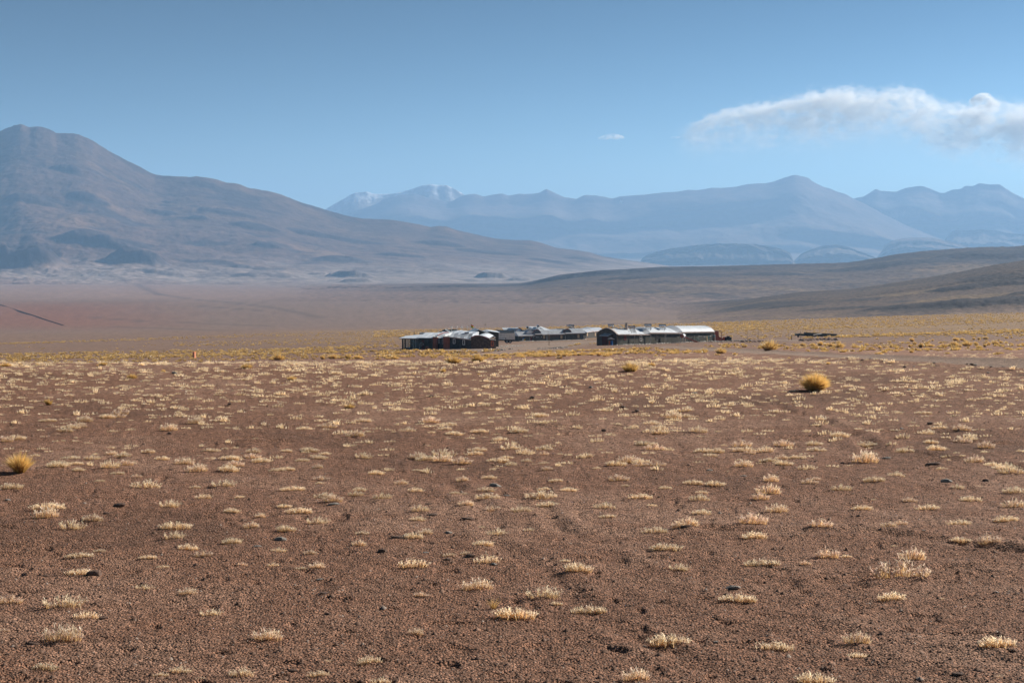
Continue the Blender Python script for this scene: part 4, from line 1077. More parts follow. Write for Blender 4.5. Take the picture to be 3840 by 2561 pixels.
def solar_heater(loc, s, label, ax=-60, tubes=True, tank=M_TANK, leg=M_POLE, endc=M_BLACK, drop=1.25, run=1.9, rz2=None):
    """roof-top water heater: tank on a frame, evacuated tubes sloping down towards local +x"""
    r = thing('solar_water_heater', label, 'water heater', loc, math.radians(ax + 90) if rz2 is None else rz2, 'solar water heaters on the roofs')
    r.scale = (s, s, s)
    b = MB(); b.bar((0, -.8, 1.25), (0, .8, 1.25), .27, 12); b.build('tank', tank, r, sm=False)
    for y in (-.815, .815):
        MB().bar((0, y - .02, 1.25), (0, y + .02, 1.25), .24, 12).build('end_cap', endc, r)
    for y in (-.6, .6):
        MB().bar((-.1, y, 0), (-.05, y, 1.0), .06, 5).build('leg', leg, r)
        MB().bar((.22, y, 1.1), (run, y, 1.25 - drop), .035, 5).build('frame_rail', M_STEEL, r)
    if tubes:
        t = MB()
        for k in range(9):
            y = -.55 + k * 1.1 / 8
            t.bar((.2, y, 1.2), (run - .05, y, 1.30 - drop), .033, 5)
        tag(t.build('glass_tubes', M_TUBE, r), kind=None)
    return r

# ---------------------------------------------------------------- right building: long low block in three roof sections
A = G(2312, 352); B_ = G(2676, 377); rz, L = frame_between(A, B_)
base_z0 = P(2312, 1296, 352).z
R = thing('long_lodge_building', 'long grey rendered building at right with white curved roof in three sections', 'building', (A.x, A.y, base_z0), rz)
inv = Matrix.Rotation(-rz, 3, 'Z')
def loc_of(root, px, py, d, dz=0):
    p = P(px, py, d) - root.location
    return Matrix.Rotation(-root.rotation_euler.z, 3, 'Z') @ p
def facade_x(root, px):
    """local x where the sight line of that frame column meets the root's facade plane (local y = 0)"""
    u, _ = ray(px, 1285); c, s = math.cos(root.rotation_euler.z), math.sin(root.rotation_euler.z)
    ox, oy = root.location.x, root.location.y
    return (u * oy - ox) / (c - u * s)
def zat(root, px, py):
    x = facade_x(root, px); c, s = math.cos(root.rotation_euler.z), math.sin(root.rotation_euler.z)
    return P(px, py, root.location.y + s * x).z - root.location.z
W = 5.9
x1, x2, x3 = facade_x(R, 2434), facade_x(R, 2553), facade_x(R, 2676)
e1a, e1b = zat(R, 2312, 1255), zat(R, 2434, 1254)
e2a, e2b = zat(R, 2434, 1248), zat(R, 2553, 1249)
e3a, e3b = zat(R, 2553, 1246), zat(R, 2676, 1244)
wall_block(R, x1 - .30, W, e1a, e1b, M_PLASTER, x0=.30)
wall_block(R, x2 - x1 - .01, W, e2a, e2b, M_PLASTER, x0=x1 + .005)
wall_block(R, x3 - x2, W, e3a, e3b, M_PLASTER, x0=x2)
gable(R, 0, W, e1a, 1.30, M_PLASTER2, .3, rim=M_RIM, power=.9, over=.12)
gable(R, x3 - .02, W, e3b, 1.35, M_PLASTER2, .3, rim=M_RIM, power=.8, over=.1)
sheets(R, .32, x1, W, e1a, 1.15, 9, M_SHEET, dh=e1b - e1a, power=.85)
sheets(R, x1 + .02, x2 - .02, W, e2a, 1.15, 9, M_SHEET, dh=e2b - e2a, power=.85)
sheets(R, x2, x3, W, e3a, 1.32, 11, M_SHEET, dh=e3b - e3a, power=.7)
# low cross valleys of zinc between the sections
for xm, h0 in ((x1, e1b), (x2, e2b)):
    m = MB(); pts = arch_pts(W, h0 + .13, 1.22, 8, .2, power=.85)
    for p, q in zip(pts[:-1], pts[1:]):
        m.prism(None, [(xm - 2.3, p[0], p[1] - .08), (xm - 2.3, q[0], q[1] - .08), (xm - 2.3, q[0], q[1] - .04), (xm - 2.3, p[0], p[1] - .04)],
                [(xm + .3, p[0], p[1] + .25), (xm + .3, q[0], q[1] + .25), (xm + .3, q[0], q[1] + .32), (xm + .3, p[0], p[1] + .32)])
    m.build('roof_valley', M_SHEETB, R)
window(R, facade_x(R, 2403), zat(R, 2403, 1277), .62, .98, bar=True)
window(R, facade_x(R, 2463), zat(R, 2463, 1271), .62, .98, bar=True, frame=M_PLASTER2)
window(R, facade_x(R, 2344), zat(R, 2344, 1274), .55, .85, frame=M_REDRIM, pane=M_DKWOOD, lab='brown shuttered window')
window(R, facade_x(R, 2582), zat(R, 2582, 1258), .5, .45, frame=M_PLASTER, pane=M_GLASS)
for px, yt in ((2376, 1255), (2436, 1249), (2489, 1249), (2493, 1251)):
    x = facade_x(R, px); MB().bar((x, -.34, -.9), (x, -.34, zat(R, px, yt) - .15), .055, 6).build('downpipe', M_POLE, R)
# porch on the gable end (projects to the left of it)
pr = MB().box(-1.5, 1.2, -1.6, -.003, 1.4, 2.15).box(-1.5, 3.1, -1.6, -.003, 3.3, 2.15); pr.build('porch_wall', M_PLASTER2, R)
MB().box(-1.42, 1.403, -1.2, -1.30, 3.097, 2.05).build('door', M_DKWOOD, R)
MB().add([(-1.9, 1.0, 2.15), (-1.9, 3.5, 2.15), (0, 3.5, 2.62), (0, 1.0, 2.62), (-1.9, 1.0, 2.22), (-1.9, 3.5, 2.22), (0, 3.5, 2.69), (0, 1.0, 2.69)],
         [(0, 3, 2, 1), (4, 5, 6, 7), (0, 1, 5, 4), (1, 2, 6, 5), (2, 3, 7, 6), (3, 0, 4, 7)]).build('porch_roof', M_SHEETB, R)
MB().box(-.06, 4.3, .9, -.004, 4.6, 2.0).build('window', M_GLASS, R)
MB().box(-1.0, -.02, 2.05, -.5, 1.18, 2.10).build('canopy', M_SHEETB, R) if False else None
# barrels under a small lean-to against the corner
def at_front(root, px, py_base, off):
    x = facade_x(root, px); c, s = math.cos(root.rotation_euler.z), math.sin(root.rotation_euler.z)
    p = root.location + Vector((c * x + s * off, s * x - c * off, 0)); p.z = gz(p.x, p.y); return p
p = P(2292, 1294, 350); p.z = gz(p.x, p.y)
b = thing('lean_to_shelter', 'tiny tin roofed shelter against the left corner of the long building', 'shelter', p)
MB().add([(-.75, -.45, 1.45), (.75, -.45, 1.35), (.75, .45, 1.40), (-.75, .45, 1.5), (0, -.45, 1.72), (0, .45, 1.76)], [(0, 4, 5, 3), (4, 1, 2, 5), (0, 1, 4), (3, 5, 2), (0, 3, 2, 1)]).build('tin_roof', M_SHEETB, b)
for sx in (-.65, .65):
    MB().bar((sx, .35, -.3), (sx, .35, 1.38), .04, 5).build('post', M_WOOD, b)
for dx, mt, lb, cat in ((.12, M_BLUE, 'blue plastic barrel under the tiny tin shelter', 'barrel'), (-.42, M_ORANGE, 'narrow orange canister beside the blue barrel', 'canister')):
    q = p + Vector((dx, -.05, 0)); q.z = gz(q.x, q.y)
    o = MB().bar((0, 0, -.05), (0, 0, 1.0 if dx > 0 else .95), .27 if dx > 0 else .14, 12).bar((0, 0, .33), (0, 0, .36), .285 if dx > 0 else .15, 12).bar((0, 0, .66), (0, 0, .69), .285 if dx > 0 else .15, 12).build('barrel' if dx > 0 else 'canister', mt)
    o.location = q; tag(o, lb, cat)

HE = [  # frame x, y of the tank, depth, scale, label, axis, tubes
    (2291, 1219, 357, .85, 'dark tanked solar heater first from the left on the long roof', -38, True),
    (2369, 1226, 353, 1.0, 'solar heater standing over the front edge of the first roof section', -58, True),
    (2430, 1219, 361, 1.0, 'solar heater on the second roof section over a tall white pole', -58, True),
    (2484, 1220, 365, 1.0, 'rightmost roof heater, beside the blue valley of the third section', -58, True),
]
for px, py, d, s, lb, ax, tb in HE:
    p = P(px, py, d); solar_heater((p.x, p.y, p.z - 1.25 * s), s, lb, ax + 40, tb, drop=1.5, run=2.1)
for px, py, d, lb in ((2322, 1228, 356, 'left pale sloping panel on the first roof section'), (2312, 1227, 357, 'right pale sloping panel on the first roof section')):
    px2 = 2295 if 'left' in lb else 2323
    p = P(px2 + 10, 1233, 357); r = thing('sloping_collector', lb, 'solar panel', p, math.radians(28), 'pale panels on the long roof')
    MB().add([(-.75, -.3, .75), (.95, -.3, -.12), (.95, .5, -.12), (-.75, .5, .75), (-.75, -.3, .80), (.95, -.3, -.07), (.95, .5, -.07), (-.75, .5, .80)],
             [(0, 3, 2, 1), (4, 5, 6, 7), (0, 1, 5, 4), (1, 2, 6, 5), (2, 3, 7, 6), (3, 0, 4, 7)]).build('panel', M_WHITE, r)
    MB().bar((-.65, 0, -.5), (-.65, 0, .7), .03, 5).build('leg', M_STEEL, r)
p = P(2349, 1226, 357); r = thing('chimney', 'stubby banded chimney standing on the first roof section', 'chimney', p)
MB().bar((0, 0, -1), (0, 0, .75), .36, 12).build('stack', M_RIM, r)
MB().bar((0, 0, .755), (0, 0, .88), .30, 12).build('cap', M_PLASTER, r)
MB().bar((0, 0, .30), (0, 0, .36), .375, 12).build('band', M_PLASTER2, r)

# the heater on the ground with a striped tank, and what stands round it
p = P(2563, 1285, 366); p.z = gz(p.x, p.y)
r = thing('solar_water_heater', 'large ground heater with white striped red tank and slanting red tubes', 'water heater', p, math.radians(-22))
MB().bar((-.15, -.75, 1.6), (-.15, .75, 1.6), .48, 14).build('tank', M_WHITE, r)
for y in (-.5, -.15, .2, .52): MB().bar((-.15, y - .05, 1.6), (-.15, y + .05, 1.6), .49, 14).build('tank_stripe', M_BLUE, r)
MB().bar((-.15, -.80, 1.6), (-.15, -.751, 1.6), .47, 14).build('end_cap', M_BRICK, r)
for q in ((-.45, -.7), (.25, -.7), (-.45, .7), (.25, .7)): MB().bar((q[0], q[1], -.5), (q[0], q[1], 1.35 if q[0] < 0 else 1.75), .08, 6).build('leg', M_WHITE, r)
t = MB()
for k in range(9): t.bar((.3, -.65 + k * .16, 1.3), (3.5, -.65 + k * .16, .12), .04, 5)
t.build('glass_tubes', M_BRICK, r)
for y in (-.75, .72): MB().bar((.3, y, 1.25), (3.6, y, .02), .05, 5).build('frame_rail', M_RIM, r)
for k in range(1):
    p = P(2604, 1283, 371); p.z = gz(p.x, p.y)
    r = thing('tarpaulin', 'teal tarpaulin stretched from a white post down to the ground', 'tarpaulin', p)
    MB().bar((0, .1, -.4), (0, .1, 1.35), .06, 6).build('post', M_WHITE, r)
    V = []; n = 7
    for i in range(n):
        t_ = i / (n - 1)
        for y in (-.6, .7): V.append((.08 + 1.7 * t_, y, 1.25 * (1 - t_) ** 1.5 + .02)); V.append((.08 + 1.7 * t_, y, 1.25 * (1 - t_) ** 1.5 - .02))
    F = []
    for i in range(n - 1):
        j = 4 * i; F += [(j, j + 2, j + 6, j + 4), (j + 1, j + 5, j + 7, j + 3), (j, j + 4, j + 5, j + 1), (j + 2, j + 3, j + 7, j + 6)]
    F += [(0, 1, 3, 2), (4 * n - 4, 4 * n - 2, 4 * n - 1, 4 * n - 3)]
    MB().add(V, F).build('sheet', M_TEAL, r)
# clothesline
pa = at_front(R, 2603, 1283, 1.2); pb = at_front(R, 2668, 1279, 1.2)
r = thing('clothesline', 'clothesline strung along the wall of the third roof section', 'clothesline', pa, math.atan2(pb.y - pa.y, pb.x - pa.x))
Lc = math.hypot(pb.x - pa.x, pb.y - pa.y)
for x in (0, Lc): MB().bar((x, 0, -.4), (x, 0, 1.55), .05, 6).build('post', M_WHITE, r)
m = MB()
for k in range(8):
    a, b_ = k / 8, (k + 1) / 8; sag = lambda t: 1.5 - .22 * 4 * t * (1 - t)
    m.bar((a * Lc, 0, sag(a)), (b_ * Lc, 0, sag(b_)), .012, 4)
m.build('line', M_WHITE, r)
def garment(name, label, t, w, h, mat, drop=0):
    z = 1.5 - .22 * 4 * t * (1 - t); x = t * Lc
    pw = r.location + Vector((math.cos(r.rotation_euler.z) * x, math.sin(r.rotation_euler.z) * x, z - drop))
    m = MB(); V = []; nn = 5
    for i in range(nn):
        for j in range(nn):
            ww = w * (1.25 if (name == 'shirt' and j == nn - 1) else 1)
            V.append((ww * (i / (nn - 1) - .5), .04 * math.sin(i * 2.1 + j), -h * (1 - j / (nn - 1))))
    V += [(a, b + .015, c) for a, b, c in V]; F = []
    for i in range(nn - 1):
        for j in range(nn - 1):
            k = i * nn + j; F += [(k, k + nn, k + nn + 1, k + 1), (k + 25, k + 26, k + nn + 26, k + nn + 25)]
    o = m.add(V, F).build(name, mat); o.location = pw; o.rotation_euler = (0, 0, r.rotation_euler.z)
    return tag(o, label, 'laundry', 'washing on the clothesline')
garment('shirt', 'yellow shirt hanging lowest on the clothesline', .52, .55, 1.0, M_CURT)
garment('shirt', 'blue shirt hanging beside the yellow one', .60, .3, .75, M_TEAL)
garment('towel', 'small green towel near the right post of the clothesline', .93, .35, .5, M_TEAL)
for t_, w_ in ((.10, .18), (.17, .2), (.36, .22), (.43, .18), (.72, .2)): garment('sock', 'small white sock pegged on the clothesline', t_, w_, .16, M_WHITE)

# red ruin, posts, bin beyond the right end
p = P(2685, 1276, 382); p.z = gz(p.x, p.y)
r = thing('mud_brick_ruin', 'broken brick red wall with a slab roof beyond the right building', 'ruin', p, .25)
MB().prism(None, [(-.8, -.5, -.6), (-.8, -.5, 2.4), (0, -.5, 2.5), (.45, -.5, 2.4), (.55, -.5, 1.2), (1.1, -.5, .7), (1.35, -.5, -.6)],
           [(-.8, -.1, -.6), (-.8, -.1, 2.4), (0, -.1, 2.5), (.45, -.1, 2.4), (.55, -.1, 1.2), (1.1, -.1, .7), (1.35, -.1, -.6)]).build('broken_wall', M_BRICK, r)
MB().box(-.8, -.097, -.6, -.5, 2.2, 2.3).build('side_wall', M_BRICK, r)
MB().box(-1.1, -.8, 2.503, 1.1, 2.3, 2.62).build('slab', M_WOOD, r)
p = P(2710, 1276, 384); p.z = gz(p.x, p.y)
o = MB().prism(None, [(-.75, 0, -.5), (-.75, 0, .9), (-.3, 0, 1.0), (-.25, 0, .7), (.1, 0, .75), (.15, 0, 1.05), (.7, 0, 1.0), (.75, 0, -.5)],
               [(-.75, .35, -.5), (-.75, .35, .9), (-.3, .35, 1.0), (-.25, .35, .7), (.1, .35, .75), (.15, .35, 1.05), (.7, .35, 1.0), (.75, .35, -.5)]).build('brick_stub', M_BRICK)
o.location = p; tag(o, 'low brick red wall stub right of the broken wall', 'wall stub')
p = P(2706, 1262, 384); o = MB().bar((0, 0, -1.2), (0, 0, 1.2), .09, 6).build('wooden_post', M_WOOD); o.location = p; tag(o, 'thick wooden post standing behind the brick stub', 'post')
for k, (px, w_, h_) in enumerate(((2723, .38, .95), (2731, .42, 1.15), (2739, .34, .85))):
    p = P(px, 1275, 383); p.z = gz(p.x, p.y)
    o = MB().bar((0, 0, -.2), (0, 0, h_), w_ * .8, 9, w_).bar((0, 0, h_ + .003), (0, 0, h_ + .07), w_ * 1.05, 9, w_ * .8).build('black_bin', M_BLACK)
    o.location = p; tag(o, ['leftmost of three black bins right of the brick stub', 'tallest middle one of three black bins', 'rightmost and lowest of three black bins'][k], 'bin', 'black bins beyond the brick stub')
# fence posts and the beams farther right
def simple_post(px, py, d, h, lab, r_=.045, mat=M_WOOD):
    p = P(px, py, d); p.z = gz(p.x, p.y)
    o = MB().bar((0, 0, -.3), (0, 0, h), r_, 6, r_ * .85).build('fence_post', mat); o.location = p
    return tag(o, lab, 'post', 'thin fence posts right of the buildings')
simple_post(2802, 1280, 372, 2.2, 'left one of two tall posts beyond the black bins'); simple_post(2843, 1278, 372, 2.1, 'right one of two tall posts beyond the black bins')
simple_post(2957, 1276, 378, 1.7, 'thin post left of the dark beams'); simple_post(3002, 1278, 370, 2.1, 'pale post standing in front of the dark beams', .05)
simple_post(2969, 1272, 384, 1.3, 'short thick dark post by the end of the beams', .10, M_DARKM)
for k, (xa, ya, xb, yb, d, lb) in enumerate(((2985, 1254, 3090, 1258, 436, 'nearest dark metal beam lying on the ground at right'), (3018, 1250, 3138, 1256, 446, 'longest dark metal beam lying behind the others'), (3040, 1257, 3136, 1259, 440, 'middle dark metal beam with a pale plank across it'))):
    a = P(xa, ya, d); b_ = P(xb, yb, d + 4); rz_, Lb = frame_between(a, b_)
    r = thing('metal_beam', lb, 'beam', (a.x, a.y, a.z), rz_, 'dark beams lying right of the yard')
    zb = b_.z - a.z
    MB().prism(None, [(0, 0, -.35), (0, .5, -.35), (0, .5, .2), (0, 0, .2)], [(Lb, 0, zb - .35), (Lb, .5, zb - .35), (Lb, .5, zb + .2), (Lb, 0, zb + .2)]).build('beam_body', M_DARKM, r)
    MB().prism(None, [(0, -.08, .203), (0, .58, .203), (0, .58, .27), (0, -.08, .27)], [(Lb, -.08, zb + .203), (Lb, .58, zb + .203), (Lb, .58, zb + .27), (Lb, -.08, zb + .27)]).build('flange', M_DARKM, r)
    for q in (.08, .92): MB().box(Lb * q, 0.05, -1.2, Lb * q + .3, .45, zb * q - .353).build('support', M_DARKM, r)
a = P(3050, 1256, 435); b_ = P(3081, 1251, 438); o = MB().bar((0, 0, 0), tuple(b_ - a), .10, 4).build('plank', M_POLE); o.location = a; tag(o, 'pale plank lying slanted across the dark beams', 'plank')
a = P(2980, 1254, 434); b_ = P(3001, 1249, 435); o = MB().bar((0, 0, 0), tuple(b_ - a), .09, 4).build('plank', M_POLE); o.location = a; tag(o, 'pale plank propped at the left end of the dark beams', 'plank')
p = P(3063, 1263, 392); p.z = gz(p.x, p.y)

# ---------------------------------------------------------------- middle row: low building along the yard
A = G(1942, 492); B_ = G(2194, 506); rz, L = frame_between(A, B_)
Mr = thing('low_lodge_building', 'low dark green building behind the yard with zinc roofs and tan curtained windows', 'building', (A.x, A.y, P(1942, 1287, 492).z), rz)
def fx(px): return facade_x(Mr, px)
def fz(px, py): return zat(Mr, px, py)
W = 7.0
def mansard(root, xa, xb, h, h2, top, mat, W=7.0, run=1.5, rim=M_RIM, n=5, dh=0, over=.25):
    """front slope of separate sheets, then a flat top"""
    rf = MB().prism(None, [(xa, -over, h), (xa, run, h2), (xa, W, h2), (xa, W, h)], [(xb, -over, h + dh), (xb, run, h2 + dh), (xb, W, h2 + dh), (xb, W, h + dh)]).build('roof', top, root)
    Ls = (xb - xa) / n
    for k in range(n):
        x0_, x1_ = xa + k * Ls + .02, xa + (k + 1) * Ls - .02; z = dh * k / n; t = .05 + .015 * (k % 2)
        V = [(x0_, -over - .03, h + .004 + z), (x1_, -over - .03, h + .004 + z), (x1_, run, h2 + .004 + z), (x0_, run, h2 + .004 + z), (x0_, -over - .03, h + t + z), (x1_, -over - .03, h + t + z), (x1_, run, h2 + t + z), (x0_, run, h2 + t + z)]
        MB().add(V, [(0, 3, 2, 1), (4, 5, 6, 7), (0, 1, 5, 4), (1, 2, 6, 5), (2, 3, 7, 6), (3, 0, 4, 7)]).build('roof_sheet', mat, rf)
    MB().prism(None, [(xa - .03, -over - .1, h - .15), (xa - .03, -over - .035, h - .15), (xa - .03, -over - .035, h + .05), (xa - .03, -over - .1, h + .05)],
               [(xb + .03, -over - .1, h - .15 + dh), (xb + .03, -over - .035, h - .15 + dh), (xb + .03, -over - .035, h + .05 + dh), (xb + .03, -over - .1, h + .05 + dh)]).build('eave_board', rim, root)
    return rf
segs = [(1942, 2005, 1259.5, 1244), (2005, 2032, 1254, 1243), (2032, 2119, 1254, 1238), (2119, 2194, 1250, 1235)]
for (pa_, pb_, pe, pt_) in segs:
    xa, xb = fx(pa_), fx(pb_); h = fz((pa_ + pb_) / 2, pe)
    wall_block(Mr, xb - xa - .01, W - .5, h, h, M_PLASTER, x0=xa + .005)
    mansard(Mr, xa, xb, h, h + (pe - pt_) / 12.4, M_SHEETB, M_SHEETB, n=max(2, int((xb - xa) / 2.4)))
# barrel vaults across the roof, with dark red edges
def vault(root, xa, xb, z, ya, yb, rise, mat, rim, stripes=0):
    n = 9; pa2 = [(xa + (xb - xa) * k / n, z + rise * math.sin(math.pi * k / n)) for k in range(n + 1)]
    m = MB().prism(None, [(q[0], ya, q[1]) for q in pa2], [(q[0], yb, q[1]) for q in pa2]); o = m.build('vault', mat, root)
    e = MB()
    for p0, p1 in zip(pa2[:-1], pa2[1:]):
        e.prism(None, [(p0[0], ya - .12, p0[1] + .0), (p1[0], ya - .12, p1[1] + .0), (p1[0], ya - .12, p1[1] + .22), (p0[0], ya - .12, p0[1] + .22)], [(p0[0], ya - .003, p0[1]), (p1[0], ya - .003, p1[1]), (p1[0], ya - .003, p1[1] + .22), (p0[0], ya - .003, p0[1] + .22)])
    e.build('vault_rim', rim, o)
    for k in range(stripes):
        j = 1 + k * (n - 2) // max(1, stripes - 1) if stripes > 1 else n // 2
        j = min(j, n - 1); p0, p1 = pa2[j], pa2[j + 1]
        MB().add([(p0[0], ya + .1, p0[1] + .04), (p0[0] * .6 + p1[0] * .4, ya + .1, p0[1] * .6 + p1[1] * .4 + .04), (p0[0] * .6 + p1[0] * .4, yb - .1, p0[1] * .6 + p1[1] * .4 + .04), (p0[0], yb - .1, p0[1] + .04),
                  (p0[0], ya + .1, p0[1] + .09), (p0[0] * .6 + p1[0] * .4, ya + .1, p0[1] * .6 + p1[1] * .4 + .09), (p0[0] * .6 + p1[0] * .4, yb - .1, p0[1] * .6 + p1[1] * .4 + .09), (p0[0], yb - .1, p0[1] + .09)],
                 [(0, 3, 2, 1), (4, 5, 6, 7), (0, 1, 5, 4), (1, 2, 6, 5), (2, 3, 7, 6), (3, 0, 4, 7)]).build('white_batten', M_WHITE, o)
    return o
vault(Mr, fx(1975), fx(2003), fz(1990, 1252), .4, 5, 1.1, M_SHEETB, M_SHEETB)
vault(Mr, fx(1998), fx(2030), fz(2014, 1250), .2, 5.5, 1.15, M_TARP, M_REDRIM, 3)
vault(Mr, fx(2112), fx(2144), fz(2128, 1246), .2, 5.5, .95, M_TARP, M_REDRIM, 4)
vault(Mr, fx(1955), fx(1982), fz(1968, 1243), 3.5, 9, .8, M_SHEETB, M_REDRIM)
# raised white sheet behind the third part
xa, xb = fx(2034), fx(2088)
MB().add([(xa, 3.0, fz(2040, 1240)), (xb, 3.0, fz(2080, 1240)), (xb - 1.6, 6.5, fz(2070, 1227)), (xa - 1.0, 6.5, fz(2035, 1227)), (xa, 3.0, fz(2040, 1240) - .1), (xb, 3.0, fz(2080, 1240) - .1), (xb - 1.6, 6.5, fz(2070, 1240) - .1), (xa - 1.0, 6.5, fz(2035, 1240) - .1)],
         [(0, 1, 2, 3), (7, 6, 5, 4), (4, 5, 1, 0), (5, 6, 2, 1), (6, 7, 3, 2), (7, 4, 0, 3)]).build('raised_roof', M_SHEET, Mr)
MB().box(fx(2040), 2.6, fz(2060, 1241) - .05, fx(2094), 2.95, fz(2060, 1241) + .12).build('roof_kerb', M_RIM, Mr)
for px, py, w_ in ((2040, 1270, .75), (2105, 1270, .8), (2169, 1267, .8)):
    window(Mr, fx(px), fz(px, py), w_, 1.15, frame=M_DKWOOD, pane=M_CURT)
MB().box(fx(1988), -.06, -.6, fx(1995), -.003, fz(1992, 1263)).build('door', M_DKWOOD, Mr)
MB().box(fx(2050), -.05, -.6, fx(2052), -.003, fz(2051, 1260)).build('door_frame', M_POLE, Mr)
for px in (1986, 2119, 2188, 2192):
    MB().bar((fx(px), -.15, -.8), (fx(px), -.15, fz(px, 1258)), .06, 5).build('downpipe', M_POLE, Mr)
for px in (1954, 1960, 1994, 2001, 2011, 2017, 2031): MB().box(fx(px) - .09, -.1, fz(px, 1265), fx(px) + .09, -.003, fz(px, 1265) + .14).build('wall_lamp', M_WHITE, Mr)
x = fx(1965); z = fz(1965, 1276)
for dx, dz, s, mt in ((-.15, .55, .3, M_BLUE), (-.35, .25, .26, M_WHITE), (.18, .2, .3, M_FYEL), (0, .0, .25, M_ORANGE), (.2, .75, .28, M_DARKM)):
    MB().bar((x + dx, -.03, z + dz), (x + dx, -.003, z + dz), s, 10).build('mural_patch', mt, Mr)
# faint dull red lettering on the dark wall
cu = bpy.data.curves.new('wall_lettering', 'FONT'); cu.body = "TAYKA"; cu.size = 1.25; cu.extrude = .01; cu.align_x = 'CENTER'
M_LET = simple_mat('faded_red_lettering', (.17, .075, .06), .9); cu.materials.append(M_LET)
tmp = bpy.data.objects.new('lettering_source', cu); COL.objects.link(tmp)
bpy.context.view_layer.update()
me_t = bpy.data.meshes.new_from_object(tmp.evaluated_get(bpy.context.evaluated_depsgraph_get())); me_t.name = 'wall_lettering'
bpy.data.objects.remove(tmp); bpy.data.curves.remove(cu)
o = bpy.data.objects.new('wall_lettering', me_t); link(o, Mr); o.location = (fx(2077), -.02, fz(2077, 1266)); o.rotation_euler = (math.pi / 2, 0, 0)

# end part of the row, set back
A = G(2197, 540); B_ = G(2262, 560); rz, L = frame_between(A, B_)
E2 = thing('low_lodge_annex', 'dark annex with red framed windows between the two long buildings', 'building', (A.x, A.y, P(2197, 1273, 540).z), rz)
h = zat(E2, 2220, 1243)
wall_block(E2, L, 6, h, h, M_ROUGHD); mansard(E2, 0, L * .38, h, h + .9, M_SHEET, M_SHEETB, W=6.2, n=3); mansard(E2, L * .4, L, h - .1, h + .85, M_SHEETB, M_SHEETB, W=6.2, n=4)
for px in (2203, 2232): window(E2, facade_x(E2, px), zat(E2, px, 1260), .9, 1.15, frame=M_REDRIM, pane=M_CURT)
MB().prism(None, [(L * .385, -.3, h), (L * .385, 1.5, h + 1.05), (L * .385, 6, h + 1.05), (L * .385, 6, h)], [(L * .4, -.3, h), (L * .4, 1.5, h + 1.05), (L * .4, 6, h + 1.05), (L * .4, 6, h)]).build('roof_rim', M_RIM, E2)

# shed behind the truck with white sheet roof and red gable
A = P(1898, 1262, 505); A.z = gz(A.x, A.y)
S1 = thing('tin_roofed_shed', 'shed behind the truck with a white sloping roof and dark red gable', 'shed', A, .12)
z0 = P(1898, 1247, 505).z - A.z; z1 = P(1898, 1232, 505).z - A.z
MB().prism(None, [(0, 0, -1.5), (0, 5, -1.5), (0, 5, z1 - .1), (0, 0, z0 - .1)], [(4.2, 0, -1.5), (4.2, 5, -1.5), (4.2, 5, z1 - .1), (4.2, 0, z0 - .1)]).build('wall', M_REDRIM, S1)
for k in range(4):
    MB().prism(None, [(-.2 + k * 1.35, -.3, z0 - .095), (-.2 + k * 1.35 - .6, 5.2, z1), (-.2 + k * 1.35 - .6, 5.2, z1 + .06), (-.2 + k * 1.35, -.3, z0)], [(1.12 + k * 1.35, -.3, z0 - .095), (1.12 + k * 1.35 - .6, 5.2, z1), (1.12 + k * 1.35 - .6, 5.2, z1 + .06), (1.12 + k * 1.35, -.3, z0)]).build('roof_sheet', M_SHEET, S1)

for px, py, d, s, lb, ax in ((1977, 1228, 498, 1.25, 'solar heater over the left vault of the low building', 4), (2017, 1223, 502, 1.3, 'solar heater over the red edged vault of the low building', 4),
                             (2134, 1222, 517, 1.1, 'left one of a close pair of solar heaters on the low building', -70), (2143, 1221, 519, 1.2, 'right one of a close pair of solar heaters on the low building', -70)):
    p = P(px, py, d); solar_heater((p.x, p.y, p.z - 1.25 * s), s, lb, ax - 90 if ax > 0 else ax + 40, drop=1.3, run=1.9)

# twin wooden lamp posts on the yard
for px, hh, lb in ((2056.5, 2.8, 'left one of two thin wooden posts on the yard'), (2061, 2.7, 'right one of two thin wooden posts on the yard')):
    p = P(px, 1299, 385); p.z = gz(p.x, p.y)
    r = thing('lamp_post', lb, 'lamp post', p, 0, 'twin posts on the yard')
    MB().bar((0, 0, -.3), (0, 0, hh), .045, 6).build('pole', M_WOOD, r)
    MB().bar((-.22, 0, hh + .02), (.12, 0, hh - .08), .09, 6).build('lamp_head', M_POLE, r)

# ---------------------------------------------------------------- truck
p = P(1862, 1292, 452); p.z = gz(p.x, p.y)
T = thing('cargo_truck', 'old white box truck with a dark tarpaulin top parked beside the lodge', 'truck', p, math.radians(6))
Lt = 5.3; Wt = 2.3
MB().box(0, 0, 1.05, Lt, Wt, 2.95).build('cargo_box', M_DIRTYW, T)
MB().box(0, -.03, 1.45, Lt, -.003, 1.50).build('side_rail', M_POLE, T); MB().box(2.6, -.06, 1.1, 2.72, -.031, 1.62).build('side_latch', M_BLACK, T)
MB().prism(None, [(-.05, -.06, 2.953), (-.05, Wt / 2, 3.85), (-.05, Wt + .06, 2.953)], [(Lt - .1, -.06, 2.953), (Lt - .1, Wt / 2, 3.85), (Lt - .1, Wt + .06, 2.953)]).build('tarpaulin', M_TARP, T)
for y in (0.02, Wt / 2 + .02):
    dr = MB().box(Lt + .003, y, .95, Lt + .07, y + Wt / 2 - .04, 2.95).build('rear_door', M_RUSTW, T)
    for z in (1.3, 2.0, 2.6): MB().box(Lt + .071, y + .1, z, Lt + .10, y + Wt / 2 - .14, z + .06).build('door_brace', M_WOOD, dr)
MB().box(-1.6, .4, .75, Lt - .1, Wt - .4, 1.04).build('chassis', M_BLACK, T)
